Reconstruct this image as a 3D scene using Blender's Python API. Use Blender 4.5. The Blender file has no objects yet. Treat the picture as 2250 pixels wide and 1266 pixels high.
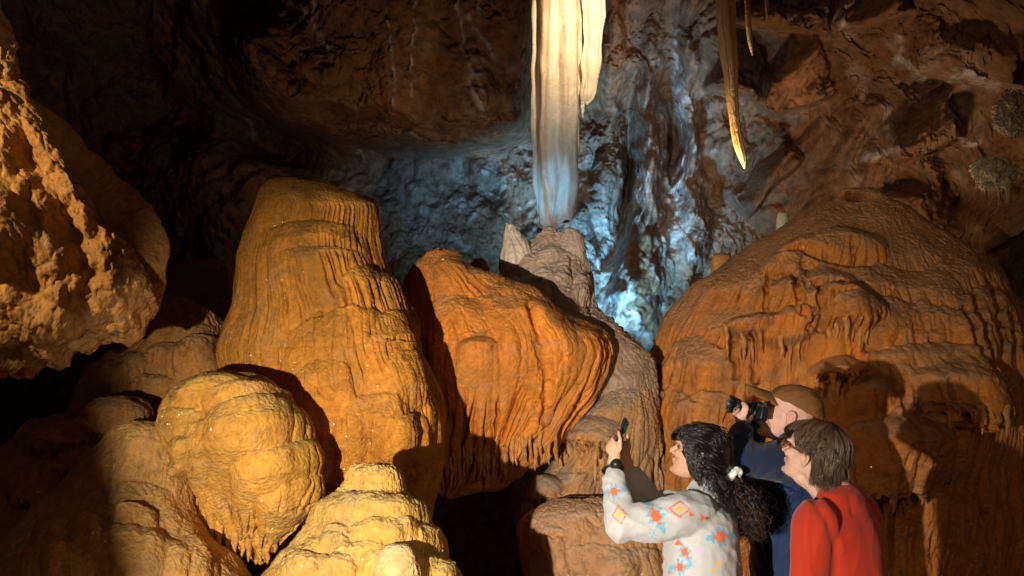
import bpy, bmesh, math, random
import numpy as np
from mathutils import Vector, Matrix

random.seed(7)
S = bpy.context.scene
COL = S.collection

# ------------------------------------------------------------------ camera
FPX, CXP, CYP = 2500.0, 1125.0, 633.0          # focal length and centre in photo pixels
PITCH = math.radians(7.2)
CAM = np.array([0.0, 0.0, 1.58])
RGT = np.array([1.0, 0.0, 0.0])
FWD = np.array([0.0, math.cos(PITCH), math.sin(PITCH)])
UPV = np.array([0.0, -math.sin(PITCH), math.cos(PITCH)])
cam = bpy.data.cameras.new('camera')
cam.sensor_width = 36.0
cam.lens = FPX * 36.0 / 2250.0
cam.clip_start, cam.clip_end = 0.05, 200.0
cam_o = bpy.data.objects.new('camera', cam)
COL.objects.link(cam_o)
cam_o.location = CAM
cam_o.rotation_euler = (math.pi / 2 + PITCH, 0, 0)
S.camera = cam_o

# ------------------------------------------------------------------ world: no daylight, a faint warm ambient added as fill
W = bpy.data.worlds.new('World')
S.world = W
W.use_nodes = True
W.node_tree.nodes['Background'].inputs[0].default_value = (1.0, 0.58, 0.30, 1)
W.node_tree.nodes['Background'].inputs[1].default_value = 0.05

S.view_settings.view_transform = 'Standard'
S.view_settings.look = 'None'
S.view_settings.exposure = 0.0
S.view_settings.gamma = 1.0
S.view_settings.use_curve_mapping = False
S.cycles.use_denoising = True
S.cycles.max_bounces = 5
S.cycles.diffuse_bounces = 3


def at(px, py, d):
    """World point seen at photo pixel (px, py) at distance d along the view axis."""
    return CAM + d * ((px - CXP) / FPX * RGT - (py - CYP) / FPX * UPV + FWD)


def spot(name, loc, target, power, color, angle, blend, radius):
    l = bpy.data.lights.new(name, 'SPOT')
    l.energy, l.color = power, color
    l.spot_size, l.spot_blend, l.shadow_soft_size = math.radians(angle), blend, radius
    o = bpy.data.objects.new(name, l)
    COL.objects.link(o)
    o.location = loc
    o.rotation_euler = (Vector(target) - Vector(loc)).to_track_quat('-Z', 'Y').to_euler()
    return o


KEY = (-1.5, 0.0, 1.15)
spot('flood_lamp', KEY, (0.02, 5.80, 0.90), 2150, (1.0, 0.91, 0.78), 52, 1.0, 0.03)       # low flood lamp beside the path
spot('blue_lamp', tuple(at(1362, 880, 9.75)), tuple(at(1370, 470, 11.2)), 620, (0.22, 0.60, 1.0), 80, 1.0, 0.10)   # cold lamps hidden behind the mounds
spot('blue_lamp', tuple(at(1015, 770, 8.6)), tuple(at(1030, 490, 11.2)), 170, (0.22, 0.62, 1.0), 42, 0.9, 0.10)
spot('blue_lamp', tuple(at(948, 606, 7.15)), tuple(at(1218, 412, 8.3)), 75, (0.24, 0.70, 1.0), 18, 0.9, 0.05)
spot('drapery_lamp', tuple(at(1335, -90, 7.42)), tuple(at(1278, 70, 8.25)), 100, (1.0, 0.82, 0.60), 78, 1.0, 0.05)  # warm lamp up beside the drapery
spot('tip_lamp', tuple(at(1494, 716, 8.3)), tuple(at(1634, 345, 8.4)), 900, (1.0, 0.80, 0.50), 22, 1.0, 0.03)      # small lamp behind the great mound
spot('wall_lamp', tuple(at(905, 770, 8.2)), tuple(at(770, 110, 10.4)), 52, (1.0, 0.70, 0.42), 92, 1.0, 0.12)        # dim warm lamps behind the formations, aimed up the walls
spot('wall_lamp', tuple(at(1900, 660, 8.95)), tuple(at(1890, 240, 9.6)), 78, (1.0, 0.72, 0.45), 130, 1.0, 0.15)
spot('wall_lamp', tuple(at(1455, 800, 9.4)), tuple(at(1470, 120, 10.7)), 80, (1.0, 0.80, 0.66), 60, 1.0, 0.10)
spot('fill_lamp', (1.6, -2.2, 2.35), (0.6, 6.5, 1.6), 210, (1.0, 0.80, 0.55), 110, 1.0, 0.35)                    # unseen soft lamp added behind the camera to fill the shadows
spot('side_lamp', (-3.32, 3.80, 2.95), (-2.05, 5.2, 2.75), 185, (1.0, 0.78, 0.46), 58, 0.6, 0.04)   # lamp left of the boulder, out of frame

# ------------------------------------------------------------------ noise
_r = np.random.RandomState(11)
_perm = np.concatenate([_r.permutation(256)] * 3).astype(np.int32)
_g3 = _r.normal(size=(256, 3)).astype(np.float32)
_g3 /= np.linalg.norm(_g3, axis=1, keepdims=True)


def pn(x, y, z=None):
    """Gradient noise, about -1..1, on arrays."""
    x = np.asarray(x, np.float32); y = np.asarray(y, np.float32)
    z = np.zeros_like(x) if z is None else np.asarray(z, np.float32)
    x, y, z = np.broadcast_arrays(x, y, z)
    xi = np.floor(x).astype(np.int32); yi = np.floor(y).astype(np.int32); zi = np.floor(z).astype(np.int32)
    xf = x - xi; yf = y - yi; zf = z - zi
    u = xf * xf * xf * (xf * (xf * 6 - 15) + 10); v = yf * yf * yf * (yf * (yf * 6 - 15) + 10); w = zf * zf * zf * (zf * (zf * 6 - 15) + 10)
    xi &= 255; yi &= 255; zi &= 255
    out = 0
    for dx in (0, 1):
        pa = _perm[xi + dx]
        wx = u if dx else 1 - u
        for dy in (0, 1):
            pb = _perm[pa + yi + dy]
            wy = wx * (v if dy else 1 - v)
            for dz in (0, 1):
                g = _g3[_perm[pb + zi + dz]]
                out = out + wy * (w if dz else 1 - w) * (g[..., 0] * (xf - dx) + g[..., 1] * (yf - dy) + g[..., 2] * (zf - dz))
    return out * 1.5


def fbm(x, y, z, o=3):
    s = 0; a = 1.0
    for i in range(o):
        f = 2.03 ** i
        s = s + a * pn(x * f + 17.3 * i, y * f + 5.1 * i, z * f - 9.7 * i); a *= 0.5
    return s


def billow(x, y, z=None, o=2):
    """Rounded bumps with sharp creases between them: 0 in the crease, about 1 on the bump."""
    s = 0; a = 1.0; t = 0
    for i in range(o):
        f = 2.1 ** i
        s = s + a * np.minimum(1, 1.8 * np.abs(pn(x * f + 31.7 * i, y * f + 11.1 * i, None if z is None else z * f + 3.3 * i))); t += a; a *= 0.5
    return s / t


def worley(x, y, z):
    """F1, F2 cell distances."""
    xi = np.floor(x).astype(np.int32); yi = np.floor(y).astype(np.int32); zi = np.floor(z).astype(np.int32)
    f1 = np.full(x.shape, 9.0, np.float32); f2 = f1.copy()
    for dx in (-1, 0, 1):
        for dy in (-1, 0, 1):
            for dz in (-1, 0, 1):
                cx, cy, cz = xi + dx, yi + dy, zi + dz
                h = _perm[_perm[_perm[cx & 255] + (cy & 255)] + (cz & 255)]
                g = _g3[h] * 0.42 + 0.5
                d = np.sqrt((cx + g[..., 0] - x) ** 2 + (cy + g[..., 1] - y) ** 2 + (cz + g[..., 2] - z) ** 2).astype(np.float32)
                f2 = np.minimum(f2, np.maximum(f1, d)); f1 = np.minimum(f1, d)
    return f1, f2


def sst(a, b, x):
    t = np.clip((x - a) / (b - a), 0, 1)
    return t * t * (3 - 2 * t)


# ------------------------------------------------------------------ meshes and materials
def mesh_np(name, verts, quads, mat=None, col=None, parent=None, smooth=True, tris=None):
    me = bpy.data.meshes.new(name)
    verts = np.asarray(verts, np.float32).reshape(-1, 3)
    nq = 0 if quads is None else len(quads); nt = 0 if tris is None else len(tris)
    loops = np.concatenate([np.asarray(q, np.int32).ravel() for q in (quads, tris) if q is not None and len(q)])
    me.vertices.add(len(verts)); me.vertices.foreach_set('co', verts.ravel())
    me.loops.add(len(loops)); me.loops.foreach_set('vertex_index', loops)
    me.polygons.add(nq + nt)
    me.polygons.foreach_set('loop_start', np.concatenate([np.arange(nq) * 4, nq * 4 + np.arange(nt) * 3]).astype(np.int32))
    me.update(calc_edges=True)
    me.validate()
    if smooth:
        me.polygons.foreach_set('use_smooth', np.ones(len(me.polygons), bool))
    if col is not None:
        a = me.color_attributes.new('Col', 'FLOAT_COLOR', 'POINT')
        c = np.ones((len(verts), 4), np.float32); c[:, :3] = np.asarray(col).reshape(-1, 3)
        a.data.foreach_set('color', c.ravel())
    if mat:
        me.materials.append(mat)
    o = bpy.data.objects.new(name, me)
    COL.objects.link(o)
    if parent:
        o.parent = parent
    return o


def grid_quads(nr, nc, wrap=False):
    i = np.arange(nr - 1)[:, None] * nc
    j = np.arange(nc if wrap else nc - 1)[None, :]
    k = (j + 1) % nc
    return np.stack([i + j, i + nc + j, i + nc + k, i + k], -1).reshape(-1, 4)


def grid_normals(P, wrap):
    du = np.roll(P, -1, 1) - np.roll(P, 1, 1) if wrap else np.gradient(P, axis=1)
    dv = np.gradient(P, axis=0)
    n = np.cross(du, dv)
    return n / (np.linalg.norm(n, axis=-1, keepdims=True) + 1e-9)


def blur(A, n):
    """Light smoothing of a grid along both axes (edges repeat)."""
    for _ in range(n):
        A = (np.concatenate([A[:1], A[:-1]]) + 2 * A + np.concatenate([A[1:], A[-1:]])) / 4
        A = (np.concatenate([A[:, :1], A[:, :-1]], 1) + 2 * A + np.concatenate([A[:, 1:], A[:, -1:]], 1)) / 4
    return A


def tag(o, label, cat, group=None, kind=None):
    if label: o['label'] = label
    if cat: o['category'] = cat
    if group: o['group'] = group
    if kind: o['kind'] = kind
    return o


class NT:
    def __init__(s, name):
        s.m = bpy.data.materials.new(name); s.m.use_nodes = True
        s.t = s.m.node_tree; s.b = s.t.nodes['Principled BSDF']
    def n(s, typ, **k):
        x = s.t.nodes.new(typ)
        for a, v in k.items():
            if a.startswith('i_'):
                key = a[2:]; x.inputs[int(key) if key.isdigit() else key.replace('_', ' ')].default_value = v
            else: setattr(x, a, v)
        return x
    def l(s, a, b): s.t.links.new(a, b)
    def math(s, op, a, b=None):
        x = s.t.nodes.new('ShaderNodeMath'); x.operation = op
        for i, v in enumerate((a, b)):
            if v is None: continue
            if isinstance(v, (int, float)): x.inputs[i].default_value = v
            else: s.l(v, x.inputs[i])
        return x.outputs[0]


def rock_mat(name, rough=0.5, coat=0.0, coat_rough=0.2, bump=0.6, scale=90.0, glitter=0.0, spec=0.4, var=0.35):
    """Calcite: the mesh's own colour, fine mottling, two scales of grain and optional crystal glints."""
    N = NT(name); b = N.b
    tc = N.n('ShaderNodeTexCoord')
    at_ = N.n('ShaderNodeAttribute', attribute_name='Col')
    n1 = N.n('ShaderNodeTexNoise', i_Scale=scale * 0.35, i_Detail=5.0, i_Roughness=0.62)
    n2 = N.n('ShaderNodeTexNoise', i_Scale=scale, i_Detail=4.0, i_Roughness=0.6)
    vor = N.n('ShaderNodeTexVoronoi', i_Scale=scale * 0.8)
    for q in (n1, n2, vor): N.l(tc.outputs['Object'], q.inputs['Vector'])
    mr = N.n('ShaderNodeMapRange', i_1=0.3, i_2=0.7, i_3=1 - var, i_4=1 + var); N.l(n1.outputs[0], mr.inputs[0])
    mx = N.n('ShaderNodeVectorMath', operation='SCALE'); N.l(at_.outputs['Color'], mx.inputs[0]); N.l(mr.outputs[0], mx.inputs['Scale'])
    N.l(mx.outputs[0], b.inputs['Base Color'])
    h = N.math('ADD', N.math('MULTIPLY', n2.outputs[0], 0.7), N.math('MULTIPLY', vor.outputs['Distance'], 0.45))
    bp = N.n('ShaderNodeBump', i_Strength=bump, i_Distance=0.010); N.l(h, bp.inputs['Height'])
    N.l(bp.outputs[0], b.inputs['Normal'])
    b.inputs['Roughness'].default_value = rough
    b.inputs['Specular IOR Level'].default_value = spec
    b.inputs['Coat Weight'].default_value = coat
    b.inputs['Coat Roughness'].default_value = coat_rough
    n3 = N.n('ShaderNodeTexNoise', i_Scale=scale * 1.3, i_Detail=2.0, i_Roughness=0.5); N.l(tc.outputs['Object'], n3.inputs['Vector'])
    bp2 = N.n('ShaderNodeBump', i_Strength=1.0, i_Distance=0.022 if coat else 0.01); N.l(n3.outputs[0], bp2.inputs['Height'])
    N.l(bp2.outputs[0], b.inputs['Coat Normal'])
    b.inputs['Coat IOR'].default_value = 1.7
    if glitter:
        # a few crystal facets with their own tilt and a hard gloss
        v2 = N.n('ShaderNodeTexVoronoi', i_Scale=150.0); N.l(tc.outputs['Object'], v2.inputs['Vector'])
        sp = N.n('ShaderNodeSeparateColor'); N.l(v2.outputs['Color'], sp.inputs[0])
        g = N.math('GREATER_THAN', sp.outputs[0], 1 - glitter)
        near = N.math('LESS_THAN', v2.outputs['Distance'], 0.42)
        g = N.math('MULTIPLY', g, near)
        ge = N.n('ShaderNodeNewGeometry')
        off = N.n('ShaderNodeVectorMath', operation='SUBTRACT'); N.l(v2.outputs['Color'], off.inputs[0]); off.inputs[1].default_value = (0.5, 0.5, 0.5)
        sc = N.n('ShaderNodeVectorMath', operation='SCALE'); N.l(off.outputs[0], sc.inputs[0]); sc.inputs['Scale'].default_value = 1.3
        ad = N.n('ShaderNodeVectorMath', operation='ADD'); N.l(ge.outputs['Normal'], ad.inputs[0]); N.l(sc.outputs[0], ad.inputs[1])
        nm = N.n('ShaderNodeVectorMath', operation='NORMALIZE'); N.l(ad.outputs[0], nm.inputs[0])
        mv = N.n('ShaderNodeMix', data_type='VECTOR'); N.l(g, mv.inputs[0]); N.l(bp2.outputs[0], mv.inputs[4]); N.l(nm.outputs[0], mv.inputs[5])
        N.l(mv.outputs[1], b.inputs['Coat Normal'])
        N.l(N.math('ADD', N.math('MULTIPLY', g, 1 - coat), coat), b.inputs['Coat Weight'])
    return N.m


M_DRY = rock_mat('calcite_dry', rough=0.7, bump=1.0, scale=75, glitter=0.16, spec=0.12, var=0.26)
M_WET = rock_mat('calcite_wet', rough=0.6, coat=0.45, coat_rough=0.09, bump=0.8, scale=60, glitter=0.16, var=0.22, spec=.08)
M_PALE = rock_mat('calcite_pale', rough=0.5, coat=0.15, bump=0.5, scale=60, var=0.2)
M_WALL = rock_mat('cave_wall_rock', rough=0.75, bump=1.0, scale=30, var=0.5, spec=0.25)
M_ROCK = rock_mat('scalloped_rock', rough=0.6, bump=1.1, scale=55, spec=0.25, var=0.32)


# ------------------------------------------------------------------ formation builder
def lobe_field(px, py, lobes):
    """Stacked caps: each (cx, top, hw, h, m[, hem, tooth]) adds a lip along an arch that melts away below, or runs to a toothed hem."""
    d = np.zeros_like(px)
    for L in lobes:
        cx, top, hw, h, m = L[:5]
        wob = 1 + 0.10 * pn(px / (hw * .9) + cx, py / (hw * .9) + top)
        u = (px - cx) / (hw * wob)
        au = np.clip(1 - u * u, 0, 1)
        arch = top + h * (1 - np.sqrt(au)) + .07 * h * pn(px / 26 + top, py / 40 + cx) + .02 * h * pn(px / 9, py / 12 + top)
        vv = (py - arch) / h
        f = (.030 + .36 * m) * np.clip(vv / .6, 0, 1) ** .7 * au ** .7
        if len(L) > 5 and L[5]:
            hem, tooth = L[5], (L[6] if len(L) > 6 else 12)
            t = hem + tooth * (1.6 * billow(px / max(6.0, hw * .16), cx * .37 + 0 * px, o=1) - 0.8) - 0.35 * hw * u * u
            f = 1.5 * f * (1 - sst(-5, 7, py - t))
        else:
            f = f * (1 - .95 * sst(.8, 4.2, vv))
        d = d + f
    return d


def loft(name, rows, n_r, n_c, mat, c_top, c_steep, D=None, k=0.9, lobes=(), flute=0.015, Lu=0.05, Lv=0.45, grain=0.006,
         Lg=0.045, swell=0.03, Ls=0.3, ripple=0.0, sup=2.2, seed=0.0, parent=None, flute_from=None, relief=None, colour=None, back=0.2,
         steep_rng=(0.45, 0.85), lobe_gain=1.0):
    """A formation of stacked rows (py, x_left, x_right[, depth[, k]]) with real thickness; relief is sculpted along its normals."""
    R = np.array([(r[0], r[1], r[2], r[3] if len(r) > 3 else D, r[4] if len(r) > 4 else k) for r in rows], float)
    if np.isnan(R[:, 3].astype(float)).any(): raise ValueError(name)
    seg = np.hypot(np.diff(R[:, 0]), 0.5 * (np.abs(np.diff(R[:, 1])) + np.abs(np.diff(R[:, 2]))))
    t = np.concatenate([[0], np.cumsum(seg)]); tt = np.linspace(0, t[-1], n_r)
    A = np.stack([np.interp(tt, t, R[:, i]) for i in range(5)], 1)
    for _ in range(max(2, int(n_r / 60))):
        A[1:-1] = (A[:-2] + 2 * A[1:-1] + A[2:]) / 4
    py = np.repeat(A[:, :1], n_c, 1)
    nb = int(n_c * back); nf = n_c - nb
    th = np.concatenate([np.linspace(0, math.pi, nf, endpoint=False), np.linspace(math.pi, 2 * math.pi, nb, endpoint=False)])
    c, s = np.cos(th)[None], np.sin(th)[None]
    ce = np.sign(c) * np.abs(c) ** (2 / sup); se = np.sign(s) * np.abs(s) ** (2 / sup)
    cx = (A[:, 1] + A[:, 2])[:, None] / 2; hw = np.maximum(0.5, (A[:, 2] - A[:, 1])[:, None] / 2)
    wav = 1 + 0.05 * pn(c * 1.3 + seed, s * 1.3, np.repeat(tt[:, None] / 150, n_c, 1) + seed)
    px = cx - hw * ce * wav                      # theta 0 is the left edge, so the front runs left to right
    dep = A[:, 3:4] - A[:, 4:5] * hw * A[:, 3:4] / FPX * se
    P = CAM + dep[..., None] * (((px - CXP) / FPX)[..., None] * RGT - ((py - CYP) / FPX)[..., None] * UPV + FWD)
    fr = sst(-0.1, 0.25, s) + 0 * px
    N0 = blur(grid_normals(P, True), 6)
    if np.mean(np.sum(N0 * (P - P.mean(1, keepdims=True)), -1)) < 0: N0 = -N0; sg = -1
    else: sg = 1
    x, y, z = P[..., 0], P[..., 1], P[..., 2]
    d = swell * fbm(x / Ls + seed, y / Ls, z / Ls, 2)
    if len(lobes): d = d + lobe_field(px, py, lobes) * fr * (0.3 + 0.7 * np.clip(s, 0, 1)) * lobe_gain
    if relief is not None: d = d + relief(px, py, P) * fr
    P = P + N0 * d[..., None]
    N1 = sg * blur(grid_normals(P, True), 2)
    steep = sst(steep_rng[0], steep_rng[1], np.sqrt(np.clip(1 - N1[..., 2] ** 2, 0, 1)) - 0.35 * np.clip(N1[..., 2], 0, 1))
    mw = np.mean(hw[:, 0] * A[:, 3] / FPX)
    u = (th[None] * mw * 0.9 + 0 * px) + seed * 3.1
    v = np.concatenate([np.zeros((1, n_c)), np.cumsum(np.linalg.norm(np.diff(P, axis=0), axis=-1), 0)], 0)
    uw = u + 0.015 * pn(u / 0.22, v / 0.35, seed + 0 * u) + 0.006 * pn(u / 0.05, v / 0.10, seed + 0 * u)
    msk = sst(-0.35, 0.45, pn(u / 0.35 + 4, v / 0.5, seed + 0 * u))
    b1 = billow(uw / Lu, v / Lv, seed + 0 * u, 1)
    amp = steep * (0.30 + 0.70 * msk)
    msk2 = sst(-.05, .45, pn(u / 0.13 + 14, v / 0.28, seed + 3 + 0 * u))
    if flute_from is not None:
        ff = flute_from(px, py)
        amp = steep * (0.15 + 0.3 * msk + 0.9 * ff); msk2 = np.clip(msk2 + .6 * ff, 0, 1)
    cr = np.exp(-(pn(uw / (Lu * .75) + 9, v / (Lv * .8), seed + 5 + 0 * u) / .085) ** 2) * msk2
    d = -flute * amp * (0.75 * (1 - np.sqrt(np.clip(b1, 0, 1))) + 1.15 * cr)
    g1 = billow(x / Lg, y / Lg, z / (Lg * 1.25), 2); g2 = fbm(x / (Lg * .35), y / (Lg * .35), z / (Lg * .35), 2)
    d = d + grain * (1.3 * (np.sqrt(g1) - .6) + 0.5 * g2) * (1 - 0.3 * steep * amp)
    d = d * (0.55 + 0.75 * sst(-.5, .5, pn(x / .28 + seed, y / .28, z / .22)))
    if ripple:
        rp = billow(u / 0.16 + 0.5 * pn(u / .1, v / .1), (v + 0.02 * pn(u / .07, v / .05)) / 0.035, seed + 0 * u, 1)
        d = d + ripple * (np.sqrt(rp) - .6) * (1 - steep)
    P = P + N1 * d[..., None]
    # pigment: duller dusty tops, richer where water runs down the sides; soft vertical staining
    stain = 0.5 + 0.5 * np.clip(1.3 * pn(uw / 0.09, v / 0.9, seed + 7 + 0 * u) + 0.6 * pn(x / .4 + seed, y / .4, z / .4), -1, 1)
    m = np.clip(steep * 0.75 + 0.45 * (stain - .5), 0, 1)[..., None]
    C = np.array(c_top) * (1 - m) + np.array(c_steep) * m
    C = C * (0.80 + 0.40 * stain)[..., None]
    bl = sst(.15, .6, fbm(x / .16 + seed, y / .16, z / .10, 3))[..., None] * .13
    C = C * (1 - bl) + (C.mean(-1, keepdims=True) * np.array([1.12, .98, .72])) * bl * 1.1          # greyer dusty bloom
    dk = sst(.25, .7, pn(uw / .05 + 3, v / 1.3, seed + 2 + 0 * u))[..., None] * steep[..., None] * .4
    C = C * (1 - dk * np.array([.25, .45, .6]))                                                     # rusty drip lines
    if colour is not None: C = colour(px, py, P, C, stain)
    o = mesh_np(name, P, grid_quads(n_r, n_c, True) if sg > 0 else grid_quads(n_r, n_c, True)[:, ::-1], mat, C, parent)
    loft.last = (px, py, P, N1, nf)
    return o


def surf(px0, py0):
    """Point and outward normal on the last lofted formation where photo pixel (px0, py0) meets its front."""
    px, py, P, N, nf = loft.last
    i = np.argmin(np.hypot(px[:, :nf] - px0, py[:, :nf] - py0)); r, c = divmod(i, nf)
    return P[r, c], N[r, c]


def dripstones(parent, spots, mat, col, name='dripstone', seed=0):
    """Hanging points along a hem: (px, py, length_px, width_px); each is a tapering fluted mesh rooted in the formation."""
    rs = np.random.RandomState(seed)
    for (px0, py0, ln, wd) in spots:
        p, n = surf(px0, py0)
        d = float(np.dot(p - CAM, FWD)); L = ln * d / FPX; r0 = wd * d / FPX / 2
        nr, nc = 12, 10
        t = np.linspace(0, 1, nr)[:, None]; a = np.linspace(0, 2 * math.pi, nc, endpoint=False)[None]
        rad = r0 * (1 - t) ** 0.7 * (1 + 0.22 * pn(t * 5 + rs.rand() * 50, a * 0 + rs.rand() * 50)) + 0.0015
        rad = rad * (1 + 0.18 * np.cos(a * 3 + rs.rand() * 6)) * np.where(t > .97, .3, 1)
        bx = r0 * 0.8 * pn(t * 2.5 + rs.rand() * 50, 0 * t) ; by = r0 * 0.5 * pn(t * 2.5 + rs.rand() * 50, 0 * t)
        base = p - n * r0 * 0.35
        X = base[0] + bx + rad * np.cos(a); Y = base[1] + by + rad * np.sin(a) * 1.2; Z = base[2] + r0 * 1.4 - t * (L + r0 * 1.4) + 0 * a
        V = np.stack([X, Y, Z], -1)
        C = np.array(col)[None, None] * (0.85 + 0.3 * rs.rand()) * (1 + 0.15 * np.cos(t * 20))[..., None] + 0 * V
        mesh_np(name, V, grid_quads(nr, nc, True), mat, C, parent)


# ------------------------------------------------------------------ cave wall and floor
def bumpf(px, py, cx, cy, rx, ry, rot=0.0):
    a = math.radians(rot); X = px - cx; Y = py - cy
    u = (X * math.cos(a) + Y * math.sin(a)) / rx; v = (-X * math.sin(a) + Y * math.cos(a)) / ry
    return np.exp(-(u * u + v * v))


def stroke(px, py, pts, w):
    """Soft line mask through photo points."""
    m = np.zeros_like(px)
    for (x0, y0), (x1, y1) in zip(pts[:-1], pts[1:]):
        dx, dy = x1 - x0, y1 - y0
        t = np.clip(((px - x0) * dx + (py - y0) * dy) / (dx * dx + dy * dy), 0, 1)
        m = np.maximum(m, np.exp(-((px - x0 - t * dx) ** 2 + (py - y0 - t * dy) ** 2) / (w * w)))
    return m


def build_wall():
    xs = np.concatenate([np.linspace(-1500, -40, 60, endpoint=False), np.linspace(-40, 480, 190, endpoint=False), np.linspace(480, 2290, 860, endpoint=False), np.linspace(2290, 3700, 70)])
    ys = np.concatenate([np.linspace(-2100, -40, 70, endpoint=False), np.linspace(-40, 800, 400, endpoint=False), np.linspace(800, 1900, 60)])
    px, py = np.meshgrid(xs, ys)
    D = 11.3 + 0.0 * px
    D -= 2.6 * sst(1500, 2600, px) + 2.5 * sst(2300, 3700, px)                 # right side comes forward
    D += 0.7 * sst(700, 200, px); D -= 5.5 * sst(150, -1500, px)
    up = np.clip(330 - py, 0, None)
    D -= up * (0.0022 + 0.0012 * sst(1300, 1900, px)) * sst(0, 300, up)         # leans over towards the roof
    D -= 3.0 * sst(300, 2300, up)
    wv = 26 * pn(px / 190, py / 190 + 3) + 9 * pn(px / 50, py / 50)
    # bulging roof block above a long dark ledge, left of the drapery
    edge = 250 + 0.00052 * (px - 960) ** 2 * -1 + 75 + wv
    blk = sst(430, 640, px) * (1 - sst(1120, 1200, px))
    D -= 0.70 * blk * (1 - sst(-30, 30, py - edge)) * (0.55 + 0.45 * sst(-60, 300, py))
    D -= 0.35 * blk * (1 - sst(-8, 30, py - (edge - 62 + .6 * wv))) 
    D -= 0.9 * bumpf(px, py, 500, 60, 60, 240, -38) - 0.5 * bumpf(px, py, 330, 190, 90, 140, -20)
    D += 0.8 * bumpf(px, py, 640, 330, 160, 60, 20)
    # buttresses and clefts right of the drapery
    wx = px + 18 * pn(px / 120, py / 140) + 6 * pn(px / 35, py / 40)
    D -= 0.55 * bumpf(wx, py, 1432, 360, 34, 330) + 0.35 * bumpf(wx, py, 1520, 330, 26, 420) + 0.25 * bumpf(wx, py, 1580, 200, 30, 160)
    D += 0.75 * bumpf(wx, py, 1372, 400, 20, 190, 8) + 0.5 * bumpf(wx, py, 1478, 300, 26, 110) + 0.4 * bumpf(wx, py, 1330, 560, 22, 90, -14)
    D -= 0.5 * bumpf(wx, py, 1350, 90, 40, 160) + 0.6 * bumpf(wx, py, 1370, 620, 46, 110)
    # slabs and pockets on the right
    q = 20 * pn(px / 90, py / 90 + 8)
    def slab(m, x0, y0, x1, y1, w):                                             # a plate whose lower edge runs from 0 to 1
        n = np.hypot(x1 - x0, y1 - y0); s_ = ((px - x0) * (x1 - x0) + (py - y0) * (y1 - y0)) / n / n
        e = -((px - x0) * (y1 - y0) - (py - y0) * (x1 - x0)) / n + q * .6
        return m * (1 - sst(-6, 8, -e * -1)) * sst(-w, -w * .15, e) * sst(-.12, .1, s_) * (1 - sst(.9, 1.12, s_))
    D -= slab(0.7, 1700, 255, 1830, 215, 150) + slab(0.6, 1560, 190, 1700, 245, 90) + slab(0.5, 1620, 60, 1790, 70, 80)
    D -= slab(0.6, 1830, 70, 2000, 20, 90) + slab(0.5, 2010, 160, 2250, 190, 140) + slab(0.4, 1960, 360, 2120, 300, 120)
    D -= slab(0.5, 2150, 560, 2330, 470, 120) + slab(0.4, 1650, 470, 1760, 350, 90)
    D += 0.35 * bumpf(px, py, 1985, 405, 40, 26) + 0.4 * bumpf(px, py, 2060, 175, 40, 18) + 0.5 * bumpf(px, py, 2100, 420, 60, 90)
    # pocked wall low on the left
    P = CAM + D[..., None] * (((px - CXP) / FPX)[..., None] * RGT - ((py - CYP) / FPX)[..., None] * UPV + FWD)
    x, y, z = P[..., 0], P[..., 1], P[..., 2]
    rgt = sst(1250, 1500, px)
    d = 0.30 * fbm(x / 1.1, y / 1.1, z / 1.1, 3) + 0.10 * (billow(x / .42 + .5 * pn(x, y, z), y / .42, z / .60, 3) - .5) * 1.6
    ta = 0.6 + 0.2 * rgt
    xr = x * np.cos(ta) + z * np.sin(ta); zr = -x * np.sin(ta) + z * np.cos(ta)
    fold = billow(xr / 1.1 + .5 * pn(x / .8, z / .8, y), y / 1.2, zr / .32 + .6 * pn(x / .5, z / .5, y), 2)     # folded bedding
    d = d + 0.13 * (fold - .5) * (0.5 + 0.5 * rgt)
    f1, f2 = worley(x / .26 + .3 * pn(x / .2, y / .2, z / .2), y / .26, z / .26)
    rag = sst(-.2, .5, pn(x / .9 + 5, y / .9, z / .9))
    d = d + 0.06 * np.minimum(f2 - f1, .5) * rag + 0.05 * (np.sqrt(billow(x / .10, y / .10, z / .12, 3)) - .6) * (0.5 + rag) + .03 * (np.sqrt(billow(x / .045, y / .045, z / .05, 1)) - .6) * rag
    pocks = sst(760, 300, px) * sst(250, 420, py)
    d = d - 0.16 * pocks * sst(.42, .15, f1) * (pn(x / .5, y / .5, z / .5) > -.05)
    P = P - d[..., None] * FWD * 1.0
    # pigment: red-brown rock, pale mineral skin low in the middle, ochre to the right
    n1 = fbm(x / .8 + 3, y / .8, z / .8, 3); n2 = fbm(x / .22, y / .22 + 4, z / .22, 3); n3 = pn(x / .06, y / .06, z / .06)
    base = np.array([.155, .076, .036]) + 0 * P
    ochre = np.array([.20, .105, .040]); red = np.array([.18, .062, .024]); grey = np.array([.21, .165, .135]); white = np.array([.50, .47, .43])
    def mix(C, c, m): return C * (1 - m[..., None]) + c * m[..., None]
    C = mix(base, ochre, np.clip(.5 + .9 * n1, 0, 1) * .7)
    C = mix(C, red, sst(.05, .5, n2 + .4 * n1) * .6)
    palez = np.clip(bumpf(px, py, 1100, 440, 210, 120) + 1.0 * bumpf(px, py, 1460, 430, 130, 330) + bumpf(px, py, 1350, 650, 70, 150) + .7 * bumpf(px, py, 1260, 560, 150, 120), 0, 1)
    C = mix(C, grey, palez * np.clip(.55 + .8 * n1, 0, 1))
    C = mix(C, white, np.clip(palez * sst(.05, .75, n2 + .30 * n3 + .25 * n1), 0, 1) * .7)
    C = mix(C, white * .9, np.clip(.9 * bumpf(wx, py, 1345, 610, 26, 120) * (1.0 + .8 * n3) + .9 * bumpf(wx, py, 1497, 515, 24, 34) + .8 * bumpf(wx, py, 1385, 410, 10, 90, 6), 0, 1))
    C = mix(C, np.array([.17, .20, .20]), .55 * bumpf(px, py, 810, 400, 90, 70) + .5 * bumpf(px, py, 930, 430, 60, 110))
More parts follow.
